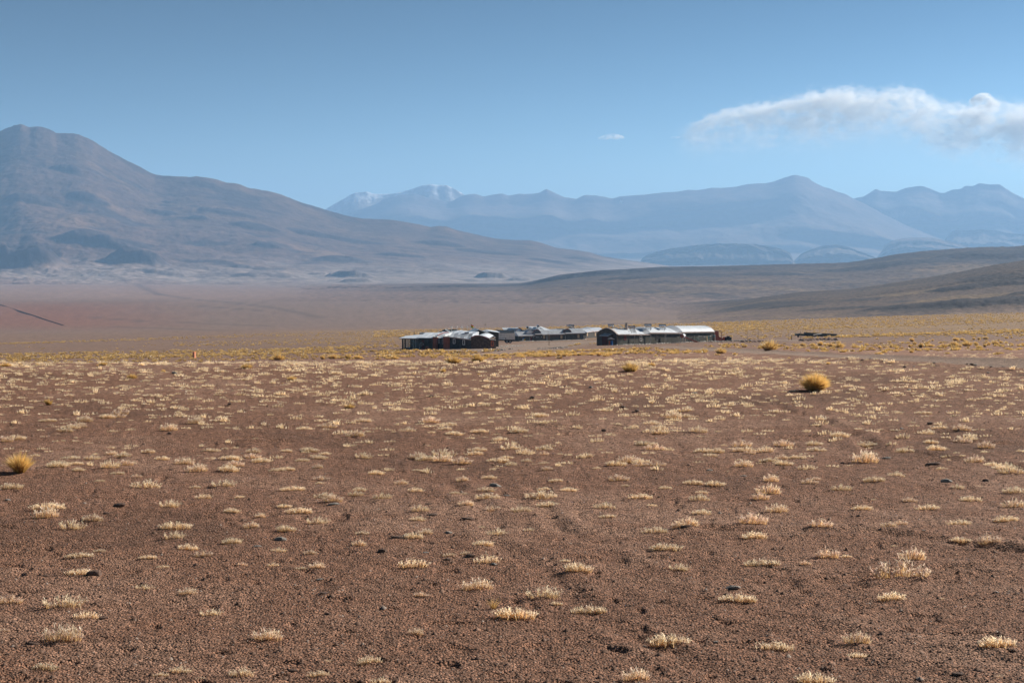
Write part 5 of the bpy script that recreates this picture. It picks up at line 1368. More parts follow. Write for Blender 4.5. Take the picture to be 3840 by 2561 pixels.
cab = MB().prism(None, [(-2.3, .05, .7), (-2.35, .05, 1.6), (-2.0, .05, 2.5), (-.15, .05, 2.55), (-.15, .05, .7)], [(-2.3, Wt - .05, .7), (-2.35, Wt - .05, 1.6), (-2.0, Wt - .05, 2.5), (-.15, Wt - .05, 2.55), (-.15, Wt - .05, .7)]).build('cab', M_WHITE, T)
MB().box(-1.8, .02, 1.7, -.9, .047, 2.3).build('cab_window', M_GLASS, cab)
for x in (-1.5, 3.05, 3.95):
    for y in (-.02, Wt - .28):
        w_ = MB().bar((x, y, .48), (x, y + .3, .48), .48, 16).build('wheel', M_BLACK, T)
        MB().bar((x, y - .02, .48), (x, y + .32, .48), .22, 10).build('rim', M_STEEL, w_)
MB().box(4.55, .05, .45, 4.6, .6, 1.0).build('mud_flap', M_BLACK, T)

# ---------------------------------------------------------------- left complex
# long wall with two windows, stone gable and end room
A = G(1662, 320.3); B_ = G(1767, 319.4); rz, L = frame_between(A, B_)
LA = thing('stone_lodge', 'dark stone lodge at left with vaulted roofs and a rough brown gable wall', 'building', (A.x, A.y, P(1700, 1307.5, 318).z), rz)
X0 = facade_x(LA, 1662); x_g = facade_x(LA, 1767)
h0 = zat(LA, 1687, 1263); h1 = zat(LA, 1767, 1273)
def lx(px): return facade_x(LA, px)
def lz(px, py): return zat(LA, px, py)
wall_block(LA, x_g - lx(1680), 9, h0, h1, M_ROUGHD, x0=lx(1680))
# half round brick red tower on the left
def tower(root, xc, r_, h, lab=None, y=0.0):
    n = 18; V = [(xc + r_ * math.cos(math.pi + math.pi * k / n * 1.0), y + r_ * .8 * math.sin(math.pi + math.pi * k / n)) for k in range(n + 1)]
    a = [(q[0], q[1], -1.6) for q in V] + [(xc + r_, y + 3, -1.6), (xc - r_, y + 3, -1.6)]
    b = [(q[0], q[1], h) for q in V] + [(xc + r_, y + 3, h), (xc - r_, y + 3, h)]
    MB().prism(None, a, b).build('round_wall', M_BRICK, root)
    a = [(xc + (q[0] - xc) * 1.08, y + (q[1] - y) * 1.1, h + .003) for q in V] + [(xc + r_ * 1.08, y + 3, h + .003), (xc - r_ * 1.08, y + 3, h + .003)]
    b = [(q[0], q[1], h + .12) for q in a]
    MB().prism(None, a, b).build('tower_cap', M_WHITE, root)
tower(LA, (lx(1662) + lx(1687)) / 2, (lx(1687) - lx(1662)) / 2, lz(1675, 1263))
for px, py in ((1703, 1287), (1739, 1291.5)):
    window(LA, lx(px), lz(px, py), .30, .80, t=.10)
# roof: front slopes of separate sheets falling to the right
n = 6
rf = MB().prism(None, [(lx(1687), -.25, h0 - .02), (lx(1687), 2.2, h0 + .65), (lx(1687), 9, h0 + .75), (lx(1687), 9, h0 - .1)], [(x_g, -.25, h1), (x_g, 2.2, h1 + 1.0), (x_g, 9, h1 + 1.15), (x_g, 9, h1)]).build('roof', M_SHEETB, LA)
for k in range(n):
    t0, t1 = k / n + .006, (k + 1) / n - .006; V = []
    for t in (t0, t1):
        x = lx(1687) * (1 - t) + x_g * t; za = (h0 - .02) * (1 - t) + h1 * t; zb = (h0 + .65) * (1 - t) + (h1 + 1.0) * t; zc = (h0 + .75) * (1 - t) + (h1 + 1.15) * t
        up = .04 + .02 * (k % 2)
        V += [(x, -.3, za + .003), (x, -.3, za + up), (x, 2.2, zb + up), (x, 9, zc + up)]
    MB().add(V, [(1, 5, 6, 2), (2, 6, 7, 3), (0, 4, 5, 1), (0, 1, 2, 3), (4, 7, 6, 5)]).build('roof_sheet', M_SHEETB if k in (1, 3, 5) else M_SHEET, rf)
MB().prism(None, [(lx(1687), -.4, h0 - .17), (lx(1687), -.31, h0 - .17), (lx(1687), -.31, h0 + .03), (lx(1687), -.4, h0 + .03)], [(x_g, -.4, h1 - .15), (x_g, -.31, h1 - .15), (x_g, -.31, h1 + .05), (x_g, -.4, h1 + .05)]).build('eave_board', M_RIM, LA)
# gable wall in rough stone, bending away to the right
gA = G(1767, 319.3); gB = G(1834, 321.5); gC = G(1859, 322.5)
def wall_between(root, A_, B2, tops, mat, t=.4, name='wall', rim=None):
    """tops: list of (t along, height above the root)"""
    ir = Matrix.Rotation(-root.rotation_euler.z, 3, 'Z'); a = ir @ (A_ - root.location); b = ir @ (B2 - root.location)
    d = (b - a); d.z = 0; Ld = d.length; d.normalize(); nrm = Vector((-d.y, d.x, 0))
    pts = [(a.x + d.x * Ld * q, a.y + d.y * Ld * q) for q, _ in tops]
    f = [(pts[0][0], pts[0][1], -1.6)] + [(p_[0], p_[1], z_) for p_, (_, z_) in zip(pts, tops)] + [(pts[-1][0], pts[-1][1], -1.6)]
    bk = [(q[0] + nrm.x * t, q[1] + nrm.y * t, q[2]) for q in f]
    o = MB().prism(None, f, bk).build(name, mat, root)
    if rim:
        m = MB()
        for i in range(len(tops) - 1):
            c = [Vector((pts[j][0], pts[j][1], tops[j][1])) for j in (i, i + 1)]
            q = []
            for v in c: q.append([v - nrm * .08 + Vector((0, 0, .003)), v + nrm * (t + .05) + Vector((0, 0, .003)), v + nrm * (t + .05) + Vector((0, 0, .13)), v - nrm * .08 + Vector((0, 0, .13))])
            m.prism(None, q[0], q[1])
        m.build('roof_rim', rim, root)
    return o
HG = lambda px, py, d: P(px, py, d).z - LA.location.z
wall_between(LA, gA, gB, [(0, h1), (.08, HG(1772, 1268, 317)), (.25, HG(1785, 1262, 318)), (.45, HG(1797, 1261, 319)), (.62, HG(1810, 1262, 320)), (.8, HG(1822, 1267, 322)), (1, HG(1834, 1272, 323))], M_ROUGH, name='gable_wall', rim=M_REDRIM)
wall_between(LA, gB, gC, [(0, HG(1834, 1272, 323)), (1, HG(1859, 1272, 326))], M_ROUGH, name='end_wall', rim=M_WHITE)
# solid rooms behind the gable and end walls so that nothing reads as a screen
ir = Matrix.Rotation(-LA.rotation_euler.z, 3, 'Z')
def lp(v): q = ir @ (v - LA.location); return (q.x, q.y)
def room(root, pts, z0_, z1_, mat, name):
    return MB().prism(None, [(x, y, z0_) for x, y in pts], [(x, y, z1_) for x, y in pts]).build(name, mat, root)
a_, b2, c2 = lp(gA), lp(gB), lp(gC)
room(LA, [(a_[0] + .1, a_[1] + .6), (b2[0], b2[1] + .5), (b2[0], b2[1] + 8), (a_[0] + .1, 9)], -1.6, h1 - .02, M_ROUGH, 'back_room')
room(LA, [(b2[0] + .02, b2[1] + .5), (c2[0] - .02, c2[1] + .45), (c2[0] - 1.5, c2[1] + 6), (b2[0] + .02, b2[1] + 8)], -1.6, HG(1845, 1273, 325), M_ROUGH, 'end_room')
# vault over the gable room
m = MB(); n = 8; pf = []; pb2 = []
for k in range(n + 1):
    t = k / n; z = h1 + .55 * math.sin(math.pi * t) + .15
    pf.append((a_[0] * (1 - t) + b2[0] * t, a_[1] * (1 - t) + b2[1] * t + .42, z)); pb2.append((a_[0] * (1 - t) + b2[0] * t, 8.5, z + .25))
MB().prism(None, pf, pb2).build('vault', M_SHEET, LA)
# the arched dark gable behind the end room
AG = G(1812, 333); BG = G(1857, 335)
wall_between(LA, AG, BG, [(q / 8, HG(1836, 1271, 334) + (HG(1836, 1256, 334) - HG(1836, 1271, 334)) * math.sin(math.pi * (.04 + .92 * q / 8)) ** .7) for q in range(9)], M_ROUGHD, name='rear_gable_wall', rim=M_SHEETB, t=1.2)
q = lp(gB * .55 + gC * .45 + Vector((0, 0, 0)))
ang = math.atan2(c2[1] - b2[1], c2[0] - b2[0])
w_ = empty('window_place', (0, 0, 0)); bpy.data.objects.remove(w_)
def framed(root, x, y, ang, z, w, h, frame, pane):
    c, s = math.cos(ang), math.sin(ang)
    def tr(V): return [(x + c * a - s * b, y + s * a + c * b, k) for a, b, k in V]
    f = MB()
    for bx in ((-w / 2 - .1, -.06, z - .1, -w / 2, .03, z + h + .1), (w / 2, -.06, z - .1, w / 2 + .1, .03, z + h + .1), (-w / 2, -.06, z + h, w / 2, .03, z + h + .1), (-w / 2, -.06, z - .1, w / 2, .03, z)): f.box(*bx)
    f.V = tr(f.V); o = f.build('window', frame, root)
    g = MB().box(-w / 2, -.02, z, w / 2, .02, z + h); g.V = tr(g.V); g.build('pane', pane, o)
framed(LA, q[0], q[1], ang, HG(1843, 1293, 325), .36, .85, M_ORANGE, M_GLASS)

# second part: narrow bay with a second round tower, then the dish wall and the glazed pavilion
A = G(1623, 321.5); B_ = G(1662, 321.3); rz, L = frame_between(A, B_)
LB = thing('round_tower_room', 'narrow dark bay with a brick red round tower left of the stone lodge', 'building', (A.x, A.y, P(1640, 1307, 326).z), rz)
tower(LB, (facade_x(LB, 1623) + facade_x(LB, 1641)) / 2, (facade_x(LB, 1641) - facade_x(LB, 1623)) / 2, zat(LB, 1632, 1264), y=-.1)
ha, hb = zat(LB, 1641, 1266), zat(LB, 1662, 1270)
wall_block(LB, facade_x(LB, 1661.5) - facade_x(LB, 1641.5), 7, ha, hb, M_ROUGHD, x0=facade_x(LB, 1641.5), y0=.15)
for px, py in ((1646, 1287), (1659.5, 1290)): window(LB, facade_x(LB, px), zat(LB, px, py), .13, .85, y=.15, t=.05)
MB().prism(None, [(facade_x(LB, 1641), -.1, ha), (facade_x(LB, 1641), 1.5, ha + .65), (facade_x(LB, 1641), 7.2, ha + .9), (facade_x(LB, 1641), 7.2, ha)], [(facade_x(LB, 1664), -.1, hb), (facade_x(LB, 1668), 1.5, hb + .75), (facade_x(LB, 1680), 7.2, hb + 1.0), (facade_x(LB, 1680), 7.2, hb)]).build('roof', M_SHEET, LB)
m = MB(); pr_ = None
for k in range(9):
    t = k / 8; q_ = (facade_x(LB, 1640 + 30 * t), .4 + 4.5 * t, ha + .55 * math.sin(math.pi * (.05 + .6 * t)) + .35)
    if pr_: m.bar(pr_, q_, .10, 4)
    pr_ = q_
m.build('roof_rim', M_REDRIM, LB)

A = G(1572, 324.0); B_ = G(1623, 323.5); rz, L = frame_between(A, B_)
LC = thing('green_walled_room', 'dark green wall with a black window behind the satellite dish', 'building', (A.x, A.y, P(1600, 1303, 332).z), rz)
hc = zat(LC, 1600, 1268)
wall_block(LC, facade_x(LC, 1622) - facade_x(LC, 1570), 7, hc, hc, M_PLASTER, x0=facade_x(LC, 1570))
window(LC, facade_x(LC, 1611), zat(LC, 1611, 1284), .45, .6, frame=M_BLACK); MB().box(facade_x(LC, 1581), -.05, -.2, facade_x(LC, 1591), -.003, hc - .35).build('door', M_DKWOOD, LC)
n = 4
for k in range(n):
    xa = facade_x(LC, 1566) + (facade_x(LC, 1624) - facade_x(LC, 1566)) * k / n + .02; xb = facade_x(LC, 1566) + (facade_x(LC, 1624) - facade_x(LC, 1566)) * (k + 1) / n - .02
    MB().prism(None, [(xa, -.35, hc + .003), (xa, 7.3, hc + .75), (xa, 7.3, hc + .82 + .02 * (k % 2)), (xa, -.35, hc + .08 + .02 * (k % 2))], [(xb, -.35, hc + .003), (xb, 7.3, hc + .75), (xb, 7.3, hc + .82 + .02 * (k % 2)), (xb, -.35, hc + .08 + .02 * (k % 2))]).build('roof_sheet', M_SHEET, LC)

A = G(1506, 327.3); B_ = G(1572, 326.5); rz, L = frame_between(A, B_)
LD = thing('glazed_pavilion', 'glass fronted pavilion with a wide white roof at the left end of the lodge', 'building', (A.x, A.y, P(1540, 1303, 343).z), rz)
hd = zat(LD, 1540, 1269)
d0 = facade_x(LD, 1507); d1 = facade_x(LD, 1571)
MB().box(d0, 0, -1.6, d1, .25, .65).build('low_wall', M_PLASTER, LD)
MB().box(d0, 6.8, -1.6, d1, 7.0, hd).build('rear_wall', M_PLASTER2, LD); MB().box(d0 - .2, 0, -1.6, d0 - .003, 7.0, .65).build('side_wall', M_PLASTER, LD)
MB().box(d0, .26, -.1, d1, 6.79, 0.0).build('floor', M_PLASTER2, LD)
for px in (1509, 1519, 1540, 1571): MB().box(facade_x(LD, px) - .12, .02, .653, facade_x(LD, px) + .12, .22, hd - .003).build('post', M_PLASTER, LD)
gm2_, ntg, pgl = new_mat('clear_window_glass'); pgl.inputs['Base Color'].default_value = (.55, .6, .6, 1); pgl.inputs['Roughness'].default_value = .05; pgl.inputs['Transmission Weight'].default_value = .8; pgl.inputs['IOR'].default_value = 1.2
for pa_, pb_ in ((1511, 1517.5), (1521, 1529), (1530, 1538.5), (1542, 1550), (1551, 1558), (1559, 1569)):
    MB().box(facade_x(LD, pa_), .10, .655, facade_x(LD, pb_), .12, hd - .01).build('pane', gm2_, LD)
for px in (1529.5, 1550.5, 1558.5): MB().box(facade_x(LD, px) - .03, .08, .653, facade_x(LD, px) + .03, .16, hd - .003).build('mullion', M_POLE, LD)
for px in (1525, 1548): MB().bar((facade_x(LD, px), 1.8, .0), (facade_x(LD, px), 1.8, .75), .04, 5).bar((facade_x(LD, px), 1.8, .75), (facade_x(LD, px), 1.8, .79), .45, 10).build('table', M_WHITE, LD)
# the wide pale roof: facets rising to a raised pyramid
cx_, cy_ = facade_x(LD, 1604), 9.5
zt = P(1600, 1252, LD.location.y + 8).z - LD.location.z
rim_pts = [(d0 - .5, -.4), (facade_x(LD, 1540), -.45), (d1 + .3, -.35), (d1 + 3.0, 1.0), (d1 + 5.6, 7.5), (d1 + 4.5, 13), (facade_x(LD, 1560), 14.5), (d0 + .5, 11), (d0 - .9, 6)]
ru = [(cx_ - 1.7, cy_ - 1.5), (cx_ - .3, cy_ - 2.0), (cx_ + .6, cy_ - 2.0), (cx_ + 1.5, cy_ - 1.4), (cx_ + 2.0, cy_), (cx_ + 1.2, cy_ + 1.5), (cx_, cy_ + 2), (cx_ - 1.2, cy_ + 1.6), (cx_ - 2, cy_)]
rfo = MB().prism(None, [(x, y, hd - .12 + (.15 if y > 0 else 0)) for x, y in rim_pts], [(x, y, hd - .003 + (.15 if y > 0 else 0)) for x, y in rim_pts]).build('roof', M_RIM, LD)
for k in range(len(rim_pts)):
    j = (k + 1) % len(rim_pts); a, b, c_2, d_2 = rim_pts[k], rim_pts[j], ru[j], ru[k]
    zz = lambda p_, i: (hd + .02 + (.15 if p_[1] > 0 else 0)) if i < 2 else zt
    V = [(a[0], a[1], zz(a, 0)), (b[0], b[1], zz(b, 0)), (c_2[0], c_2[1], zt), (d_2[0], d_2[1], zt)]
    V += [(x, y, z + .05) for x, y, z in V]
    MB().add(V, [(3, 2, 1, 0), (4, 5, 6, 7), (0, 1, 5, 4), (2, 3, 7, 6)]).build('roof_sheet', M_SHEET if k not in (3,) else M_SHEETB, rfo)
# dark lantern and the zinc pyramid over it
MB().prism(None, [(x, y, zt - .3) for x, y in ru], [(x, y, zt + .12) for x, y in ru]).build('lantern_wall', M_DARKM, LD)
ap = (facade_x(LD, 1630), cy_, P(1630, 1232, LD.location.y + 9.5).z - LD.location.z)
bs_ = [(ap[0] - 1.25, cy_ - 1.6, zt + .15), (ap[0] + 1.35, cy_ - 1.6, zt + .15), (ap[0] + 1.35, cy_ + 1.6, zt + .15), (ap[0] - 2.2, cy_ + 1.6, zt + .15)]
MB().add(bs_ + [(ap[0], cy_ - 1.4, ap[2]), (ap[0] - .3, cy_ + 1.4, ap[2] - .1)], [(0, 1, 4), (2, 3, 5), (1, 2, 5, 4), (3, 0, 4, 5), (3, 2, 1, 0)]).build('pyramid_roof', M_TARP, LD)
# chimney pipe
p = P(1553, 1258, 352); r = thing('stove_pipe', 'thin dark stove pipe standing on the pavilion roof', 'chimney', p)
MB().bar((0, 0, -.6), (0, 0, .85), .07, 8).build('pipe', M_DARKM, r); MB().bar((0, 0, .853), (0, 0, .93), .12, 8, .04).build('cap', M_DARKM, r)
p = P(1587, 1251, 346); r = solar_heater((p.x, p.y, p.z - 1.25 * .95), .95, 'white solar heater on the pavilion roof by the dish', -4, leg=M_DARKM, tank=M_WHITE)
# mast on that roof
p = P(1624, 1260, 338); r = thing('roof_mast', 'short mast with a crossbar between pyramid roof and round tower', 'mast', p)
MB().bar((0, 0, -.5), (0, 0, .5), .035, 5).build('pole', M_DARKM, r); MB().bar((-.14, 0, .50), (.14, 0, .50), .05, 5).build('crossbar', M_WHITE, r)
# satellite dish
p = P(1573, 1303, 321); p.z = gz(p.x, p.y)
r = thing('satellite_dish', 'large grey satellite dish facing away in front of the pavilion', 'satellite dish', p, math.radians(35))
MB().bar((0, 0, -.3), (0, 0, 1.05), .06, 8).build('mast', M_STEEL, r)
V = []; F = []; nr_, na = 5, 18
for i in range(nr_ + 1):
    for j in range(na):
        rr = .62 * i / nr_; a = 2 * math.pi * j / na; V.append((rr * math.cos(a) * .92, .30 * (rr / .62) ** 2, rr * math.sin(a)))
for i in range(nr_):
    for j in range(na): F.append((i * na + j, i * na + (j + 1) % na, (i + 1) * na + (j + 1) % na, (i + 1) * na + j))
nV = len(V); V2 = [(x, y - .02, z) for x, y, z in V]; F2 = [tuple(reversed([q_ + nV for q_ in f_])) for f_ in F]
M_DISH = simple_mat('grey_dish', (.33, .33, .32), .6, noise=.15, scale=3)
o = MB().add(V + V2, F + F2).build('dish', M_DISH, r, sm=True); o.location = (.1, -.1, 1.15); o.rotation_euler = (math.radians(-32), 0, math.radians(200))
MB().bar((.1, -.1, 1.15), (.62, -.42, 1.05), .02, 5).build('feed_arm', M_STEEL, r); MB().bar((.60, -.41, 1.0), (.70, -.46, 1.1), .10, 8).build('receiver', M_WHITE, r)
# orange dome shelter
p = P(1602, 1305, 319); p.z = gz(p.x, p.y)
r = thing('clay_oven', 'small orange red dome standing before the dark green wall', 'clay oven', p)
V = [(.36 * math.cos(a) * math.cos(b), .36 * math.sin(a) * math.cos(b), .32 + .36 * math.sin(b)) for b in (0, .4, .8, 1.2) for a in (2 * math.pi * k / 12 for k in range(12))] + [(0, 0, .70)]
V = [(.40 * math.cos(a), .40 * math.sin(a), -.3) for a in (2 * math.pi * k / 12 for k in range(12))] + V
F = [(i * 12 + j, i * 12 + (j + 1) % 12, (i + 1) * 12 + (j + 1) % 12, (i + 1) * 12 + j) for i in range(4) for j in range(12)] + [(48 + j, 48 + (j + 1) % 12, 60) for j in range(12)]
MB().add(V, F).build('dome', M_BRICK, r); MB().prism(None, [(-.13, -.42, 0), (.13, -.42, 0), (.10, -.42, .28), (-.10, -.42, .28)], [(-.13, -.34, 0), (.13, -.34, 0), (.10, -.34, .28), (-.10, -.34, .28)]).build('mouth', M_BLACK, r)

# roofs farther back in the left complex
def gabled_shed(name, label, pxa, pxb, py_e, py_r, d, W_, roofm, wallm, rz_=0.0, ridge_t=.5):
    a = P(pxa, py_e, d); b_ = P(pxb, py_e, d); L_ = b_.x - a.x; g = gz(a.x, d)
    r_ = thing(name, label, 'building', (a.x, d, g), rz_); he = a.z - g; hr = P(pxa, py_r, d).z - g
    MB().box(0, 0, -1, L_, W_, he).build('wall', wallm, r_)
    xm = L_ * ridge_t
    MB().prism(None, [(-.2, -.2, he + .003), (xm, -.2, hr), (L_ + .2, -.2, he + .003)], [(-.2, W_ + .2, he + .003), (xm, W_ + .2, hr), (L_ + .2, W_ + .2, he + .003)]).build('gable', M_DARKM, r_)
    k = 2
    for (x0_, z0_, x1_, z1_) in ((-.35, he, xm, hr), (xm, hr, L_ + .35, he)):
        for q_ in range(k):
            ya, yb = -.35 + (W_ + .7) * q_ / k + .02, -.35 + (W_ + .7) * (q_ + 1) / k - .02
            MB().prism(None, [(x0_, ya, z0_ + .02), (x1_, ya, z1_ + .02), (x1_, ya, z1_ + .09), (x0_, ya, z0_ + .09)], [(x0_, yb, z0_ + .02), (x1_, yb, z1_ + .02), (x1_, yb, z1_ + .09), (x0_, yb, z0_ + .09)]).build('roof_sheet', roofm, r_)
    return r_
gabled_shed('gabled_hall', 'peaked grey roof standing behind the right end of the stone lodge', 1768, 1834, 1252, 1237, 352, 7, M_SHEET, M_PLASTER, .15, .42)
gabled_shed('thatched_hut', 'brown peaked hut roof behind the left complex', 1660, 1700, 1247, 1236, 362, 5, M_WOOD, M_WOOD, 0, .45)
gabled_shed('white_roofed_hall', 'low white roofed hall behind the peaked roof and truck', 1820, 1870, 1249, 1243, 362, 8, M_SHEET, M_PLASTER, .1, .35)
gabled_shed('flat_roofed_hall', 'wide pale flat roofed hall in the middle of the left complex', 1682, 1772, 1253, 1246, 342, 8, M_SHEET, M_PLASTER, .05, .5)
gabled_shed('flat_roofed_hall', 'low pale flat roofed hall behind the round towers', 1632, 1684, 1256, 1251, 338, 8, M_SHEET, M_PLASTER, 0, .4)
# glass array beside the hut
p = P(1698, 1244, 358); r = thing('solar_array', 'greenish slanted glass array on a frame behind the left roofs', 'solar panel', p)
M_ARR = simple_mat('green_grey_glass', (.16, .20, .19), .2, .2, spec=.6)
for k in range(4):
    x0_ = -1.2 + k * .62
    MB().add([(x0_, 0, -.25), (x0_ + .58, 0, -.25), (x0_ + .28, .9, .45), (x0_ - .30, .9, .45), (x0_, 0, -.2), (x0_ + .58, 0, -.2), (x0_ + .28, .9, .5), (x0_ - .30, .9, .5)], [(0, 3, 2, 1), (4, 5, 6, 7), (0, 1, 5, 4), (1, 2, 6, 5), (2, 3, 7, 6), (3, 0, 4, 7)]).build('panel', M_ARR, r)
for x in (-1.1, .3, 1.2): MB().bar((x, .4, -1.8), (x, .4, .1), .04, 5).build('leg', M_STEEL, r)
# long white tank lying on the roof, and the silver square tank
p = P(1720, 1248, 334); r = thing('water_tank', 'long white cylinder tank lying on the left roofs', 'water tank', p, math.radians(-14))
MB().bar((-1.15, 0, 0), (1.15, 0, -.12), .20, 12).build('tank', M_WHITE, r); MB().box(-1.1, -.12, -.42, 1.1, .12, -.19).build('cradle', M_REDRIM, r); MB().bar((-1.20, 0, .0), (-1.155, 0, 0), .19, 10).build('end_cap', M_BLUE, r)
p = P(1750, 1252, 322); r = thing('water_tank', 'short silver round topped tank above the stone lodge wall', 'water tank', p, .1)
MB().bar((-.45, 0, .1), (.45, 0, .1), .28, 12).build('tank', M_TANK, r); MB().box(-.4, -.25, -.6, .4, .25, .0).build('box_body', M_SHEETB, r)

# wind turbines and masts, flag
def turbine(px, py, d, s, lb, side=False, rot=10):
    p = P(px, py, d); g = gz(p.x, p.y); r = thing('wind_turbine', lb, 'wind turbine', (p.x, p.y, g), math.radians(80 if side else 8), 'small wind turbines behind the roofs')
    h = p.z - g
    MB().bar((0, 0, -.3), (0, 0, h), .05, 6, .035).build('pole', M_STEEL, r)
    MB().bar((0, -.25 * s, h), (0, .5 * s, h), .09 * s, 8, .03).build('nacelle', M_WHITE, r)
    MB().prism(None, [(-.01, .45 * s, h - .05), (-.01, .8 * s, h - .2 * s), (-.01, .8 * s, h + .25 * s)], [(.01, .45 * s, h - .05), (.01, .8 * s, h - .2 * s), (.01, .8 * s, h + .25 * s)]).build('tail', M_WHITE, r)
    for k in range(3):
        a = math.radians(rot + 120 * k); c, q = math.sin(a), math.cos(a); n_ = (q, -c)
        V = []
        for t, w in ((.05, .05), (.25, .09), (.72, .03)):
            for sg in (-1, 1):
                for y in (-.28, -.25): V.append(((c * t + n_[0] * w * sg) * s, y * s, h + (q * t + n_[1] * w * sg) * s))
        F = [(0, 2, 6, 4), (4, 6, 10, 8), (1, 5, 7, 3), (5, 9, 11, 7), (0, 4, 5, 1), (4, 8, 9, 5), (2, 3, 7, 6), (6, 7, 11, 10), (8, 10, 11, 9), (0, 1, 3, 2)]
        MB().add(V, F).build('blade', M_WHITE, r)
turbine(1732, 1226, 350, .62, 'three bladed wind turbine second from the flag pole', rot=0)
turbine(1753, 1226, 352, .62, 'three bladed wind turbine nearest the flag pole', rot=-10)
turbine(1693, 1227, 350, .5, 'leftmost small turbine seen from the side', True)
turbine(1713, 1226, 352, .5, 'second turbine from the left seen from the side', True, 60)
p = P(1764, 1255, 340); g = gz(p.x, p.y); top = P(1764, 1193, 340).z
r = thing('flagpole', 'tall thin flagpole rising above the left roofs', 'flagpole', (p.x, p.y, g))
MB().bar((0, 0, -.3), (0, 0, top - g), .045, 6, .02).build('pole', M_STEEL, r)
MB().bar((0, 0, top - g), (0, 0, top - g + .06), .05, 6).build('finial', M_STEEL, r)
a = P(1766, 1218, 340)
fl = thing('flag', 'red yellow and green flag flying from the tall pole', 'flag', a)
for k, mt in enumerate((M_FRED, M_FYEL, M_FGRN)):
    V = []; nn = 7
    for i in range(nn):
        t = i / (nn - 1)
        for j in (0, 1):
            z = -.21 * (k + j) - .16 * t + .03 * math.sin(6 * t); y = .09 * math.sin(7 * t + .3)
            for e_ in (0, .012): V.append((.58 * t, y + e_, z))
    F = []
    for i in range(nn - 1):
        b4 = 4 * i; F += [(b4, b4 + 4, b4 + 6, b4 + 2), (b4 + 1, b4 + 3, b4 + 7, b4 + 5), (b4, b4 + 1, b4 + 5, b4 + 4), (b4 + 2, b4 + 6, b4 + 7, b4 + 3)]
    MB().add(V, F).build('stripe', mt, fl)
MB().bar((.29, -.02, -.40), (.29, .03, -.40), .07, 8).build('emblem', M_DKWOOD, fl)
p = P(1820, 1253, 345); g = gz(p.x, p.y); r = thing('antenna_mast', 'thin mast with a small head right of the flag', 'mast', (p.x, p.y, g)); h = P(1820, 1217, 345).z - g
MB().bar((0, 0, -.3), (0, 0, h), .04, 5, .025).build('pole', M_STEEL, r); MB().bar((-.16, 0, h), (.16, 0, h), .05, 6).build('antenna_head', M_DARKM, r)
p = P(1810, 1252, 338); r = thing('stove_pipe', 'short dark stove pipe on the vault of the stone lodge', 'chimney', p); MB().bar((0, 0, -.6), (0, 0, .55), .07, 8).build('pipe', M_DARKM, r)

# orange pillar far left
p = P(728.5, 1342, 300); p.z = gz(p.x, p.y)
x_, y_ = gpix(728.5, 1342); p = Vector((x_, y_, gz(x_, y_)))
k = y_ / F_PX
r = thing('boundary_pillar', 'lone orange painted pillar on the plain left of the lodge', 'pillar', p, -.45)
MB().box(-4.4 * k, -4.4 * k, -.4, 4.4 * k, 4.4 * k, 21.5 * k).build('shaft', M_PILLAR, r); MB().box(-5 * k, -5 * k, 21.503 * k, 5 * k, 5 * k, 23.3 * k).build('cap', M_PILLAR, r)
for z in (.25, .5, .75): MB().box(-4.6 * k, -4.6 * k, 21.5 * k * z, 4.6 * k, 4.6 * k, 21.5 * k * z + .05).build('joint_band', M_RIM, r)

# the ditch bank at far left, and the pale heap at its end
q = [gpix(*t_) for t_ in ((-40, 1138), (0, 1144), (60, 1162), (130, 1186), (190, 1206), (238, 1221))]
V = []
for i, (x, y) in enumerate(q):
    w = .0004 * y; z = gz(x, y); V += [(x - w, y - w * 6, z - .5), (x, y, z + .00035 * y), (x + w, y + w * 6, z - .5)]
F = []
for i in range(len(q) - 1):
    b3 = 3 * i; F += [(b3, b3 + 3, b3 + 4, b3 + 1), (b3 + 1, b3 + 4, b3 + 5, b3 + 2)]
tag(MB().add(V, F).build('earth_bank', M_ROUGHD), 'long straight dark earth bank running across the red plain at far left', 'earth bank')
x, y = gpix(247, 1224); k = y / F_PX
o = bpy.data.objects.new('pale_heap', rocks_l[1]); COL.objects.link(o); o.location = (x, y, gz(x, y)); o.scale = (12 * k, 8 * k, 5 * k); tag(o, 'pale heap at the near end of the dark earth bank', 'heap')

# rubble along wall feet and in front of the yard
def rubble(name, pts, n, s0, s1, label, mat, spread=1.0, meshes=None):
    rg = np.random.default_rng(len(name) * 7 + n); V = []; Fs = []; o_ = 0
    pts = [Vector((a, b, 0)) for a, b in pts]
    oct_ = np.array([[1, 0, 0], [0, 1, 0], [-1, 0, 0], [0, -1, 0], [0, 0, .8], [0, 0, -.5]]); fo = np.array([[0, 1, 4], [1, 2, 4], [2, 3, 4], [3, 0, 4], [1, 0, 5], [2, 1, 5], [3, 2, 5], [0, 3, 5]])
    for k in range(n):
        i = rg.integers(0, len(pts) - 1); t = rg.uniform(); p = pts[i].lerp(pts[i + 1], t)
        x = p.x + rg.normal(0, spread); y = p.y + rg.normal(0, spread); s = rg.uniform(s0, s1)
        v = oct_ * (1 + rg.uniform(-.3, .3, (6, 3))) * s * np.array([1.3, 1, .8]) + np.array([x, y, gz(x, y) + s * .2])
        V.append(v); Fs.append(fo + o_); o_ += 6
    return tag(mesh_np(name, np.concatenate(V), np.concatenate(Fs), mat), label, 'rubble', kind='stuff')
def fpts(root, pxs, off):
    r_ = []
    for px in pxs:
        x = facade_x(root, px); c, s = math.cos(root.rotation_euler.z), math.sin(root.rotation_euler.z)
        r_.append((root.location.x + c * x + s * off, root.location.y + s * x - c * off))
    return r_
rubble('border_stones', fpts(R, (2314, 2434, 2553, 2680), 1.0), 260, .10, .26, 'whitish stones strewn along the foot of the long building', M_WSTONE, .35)
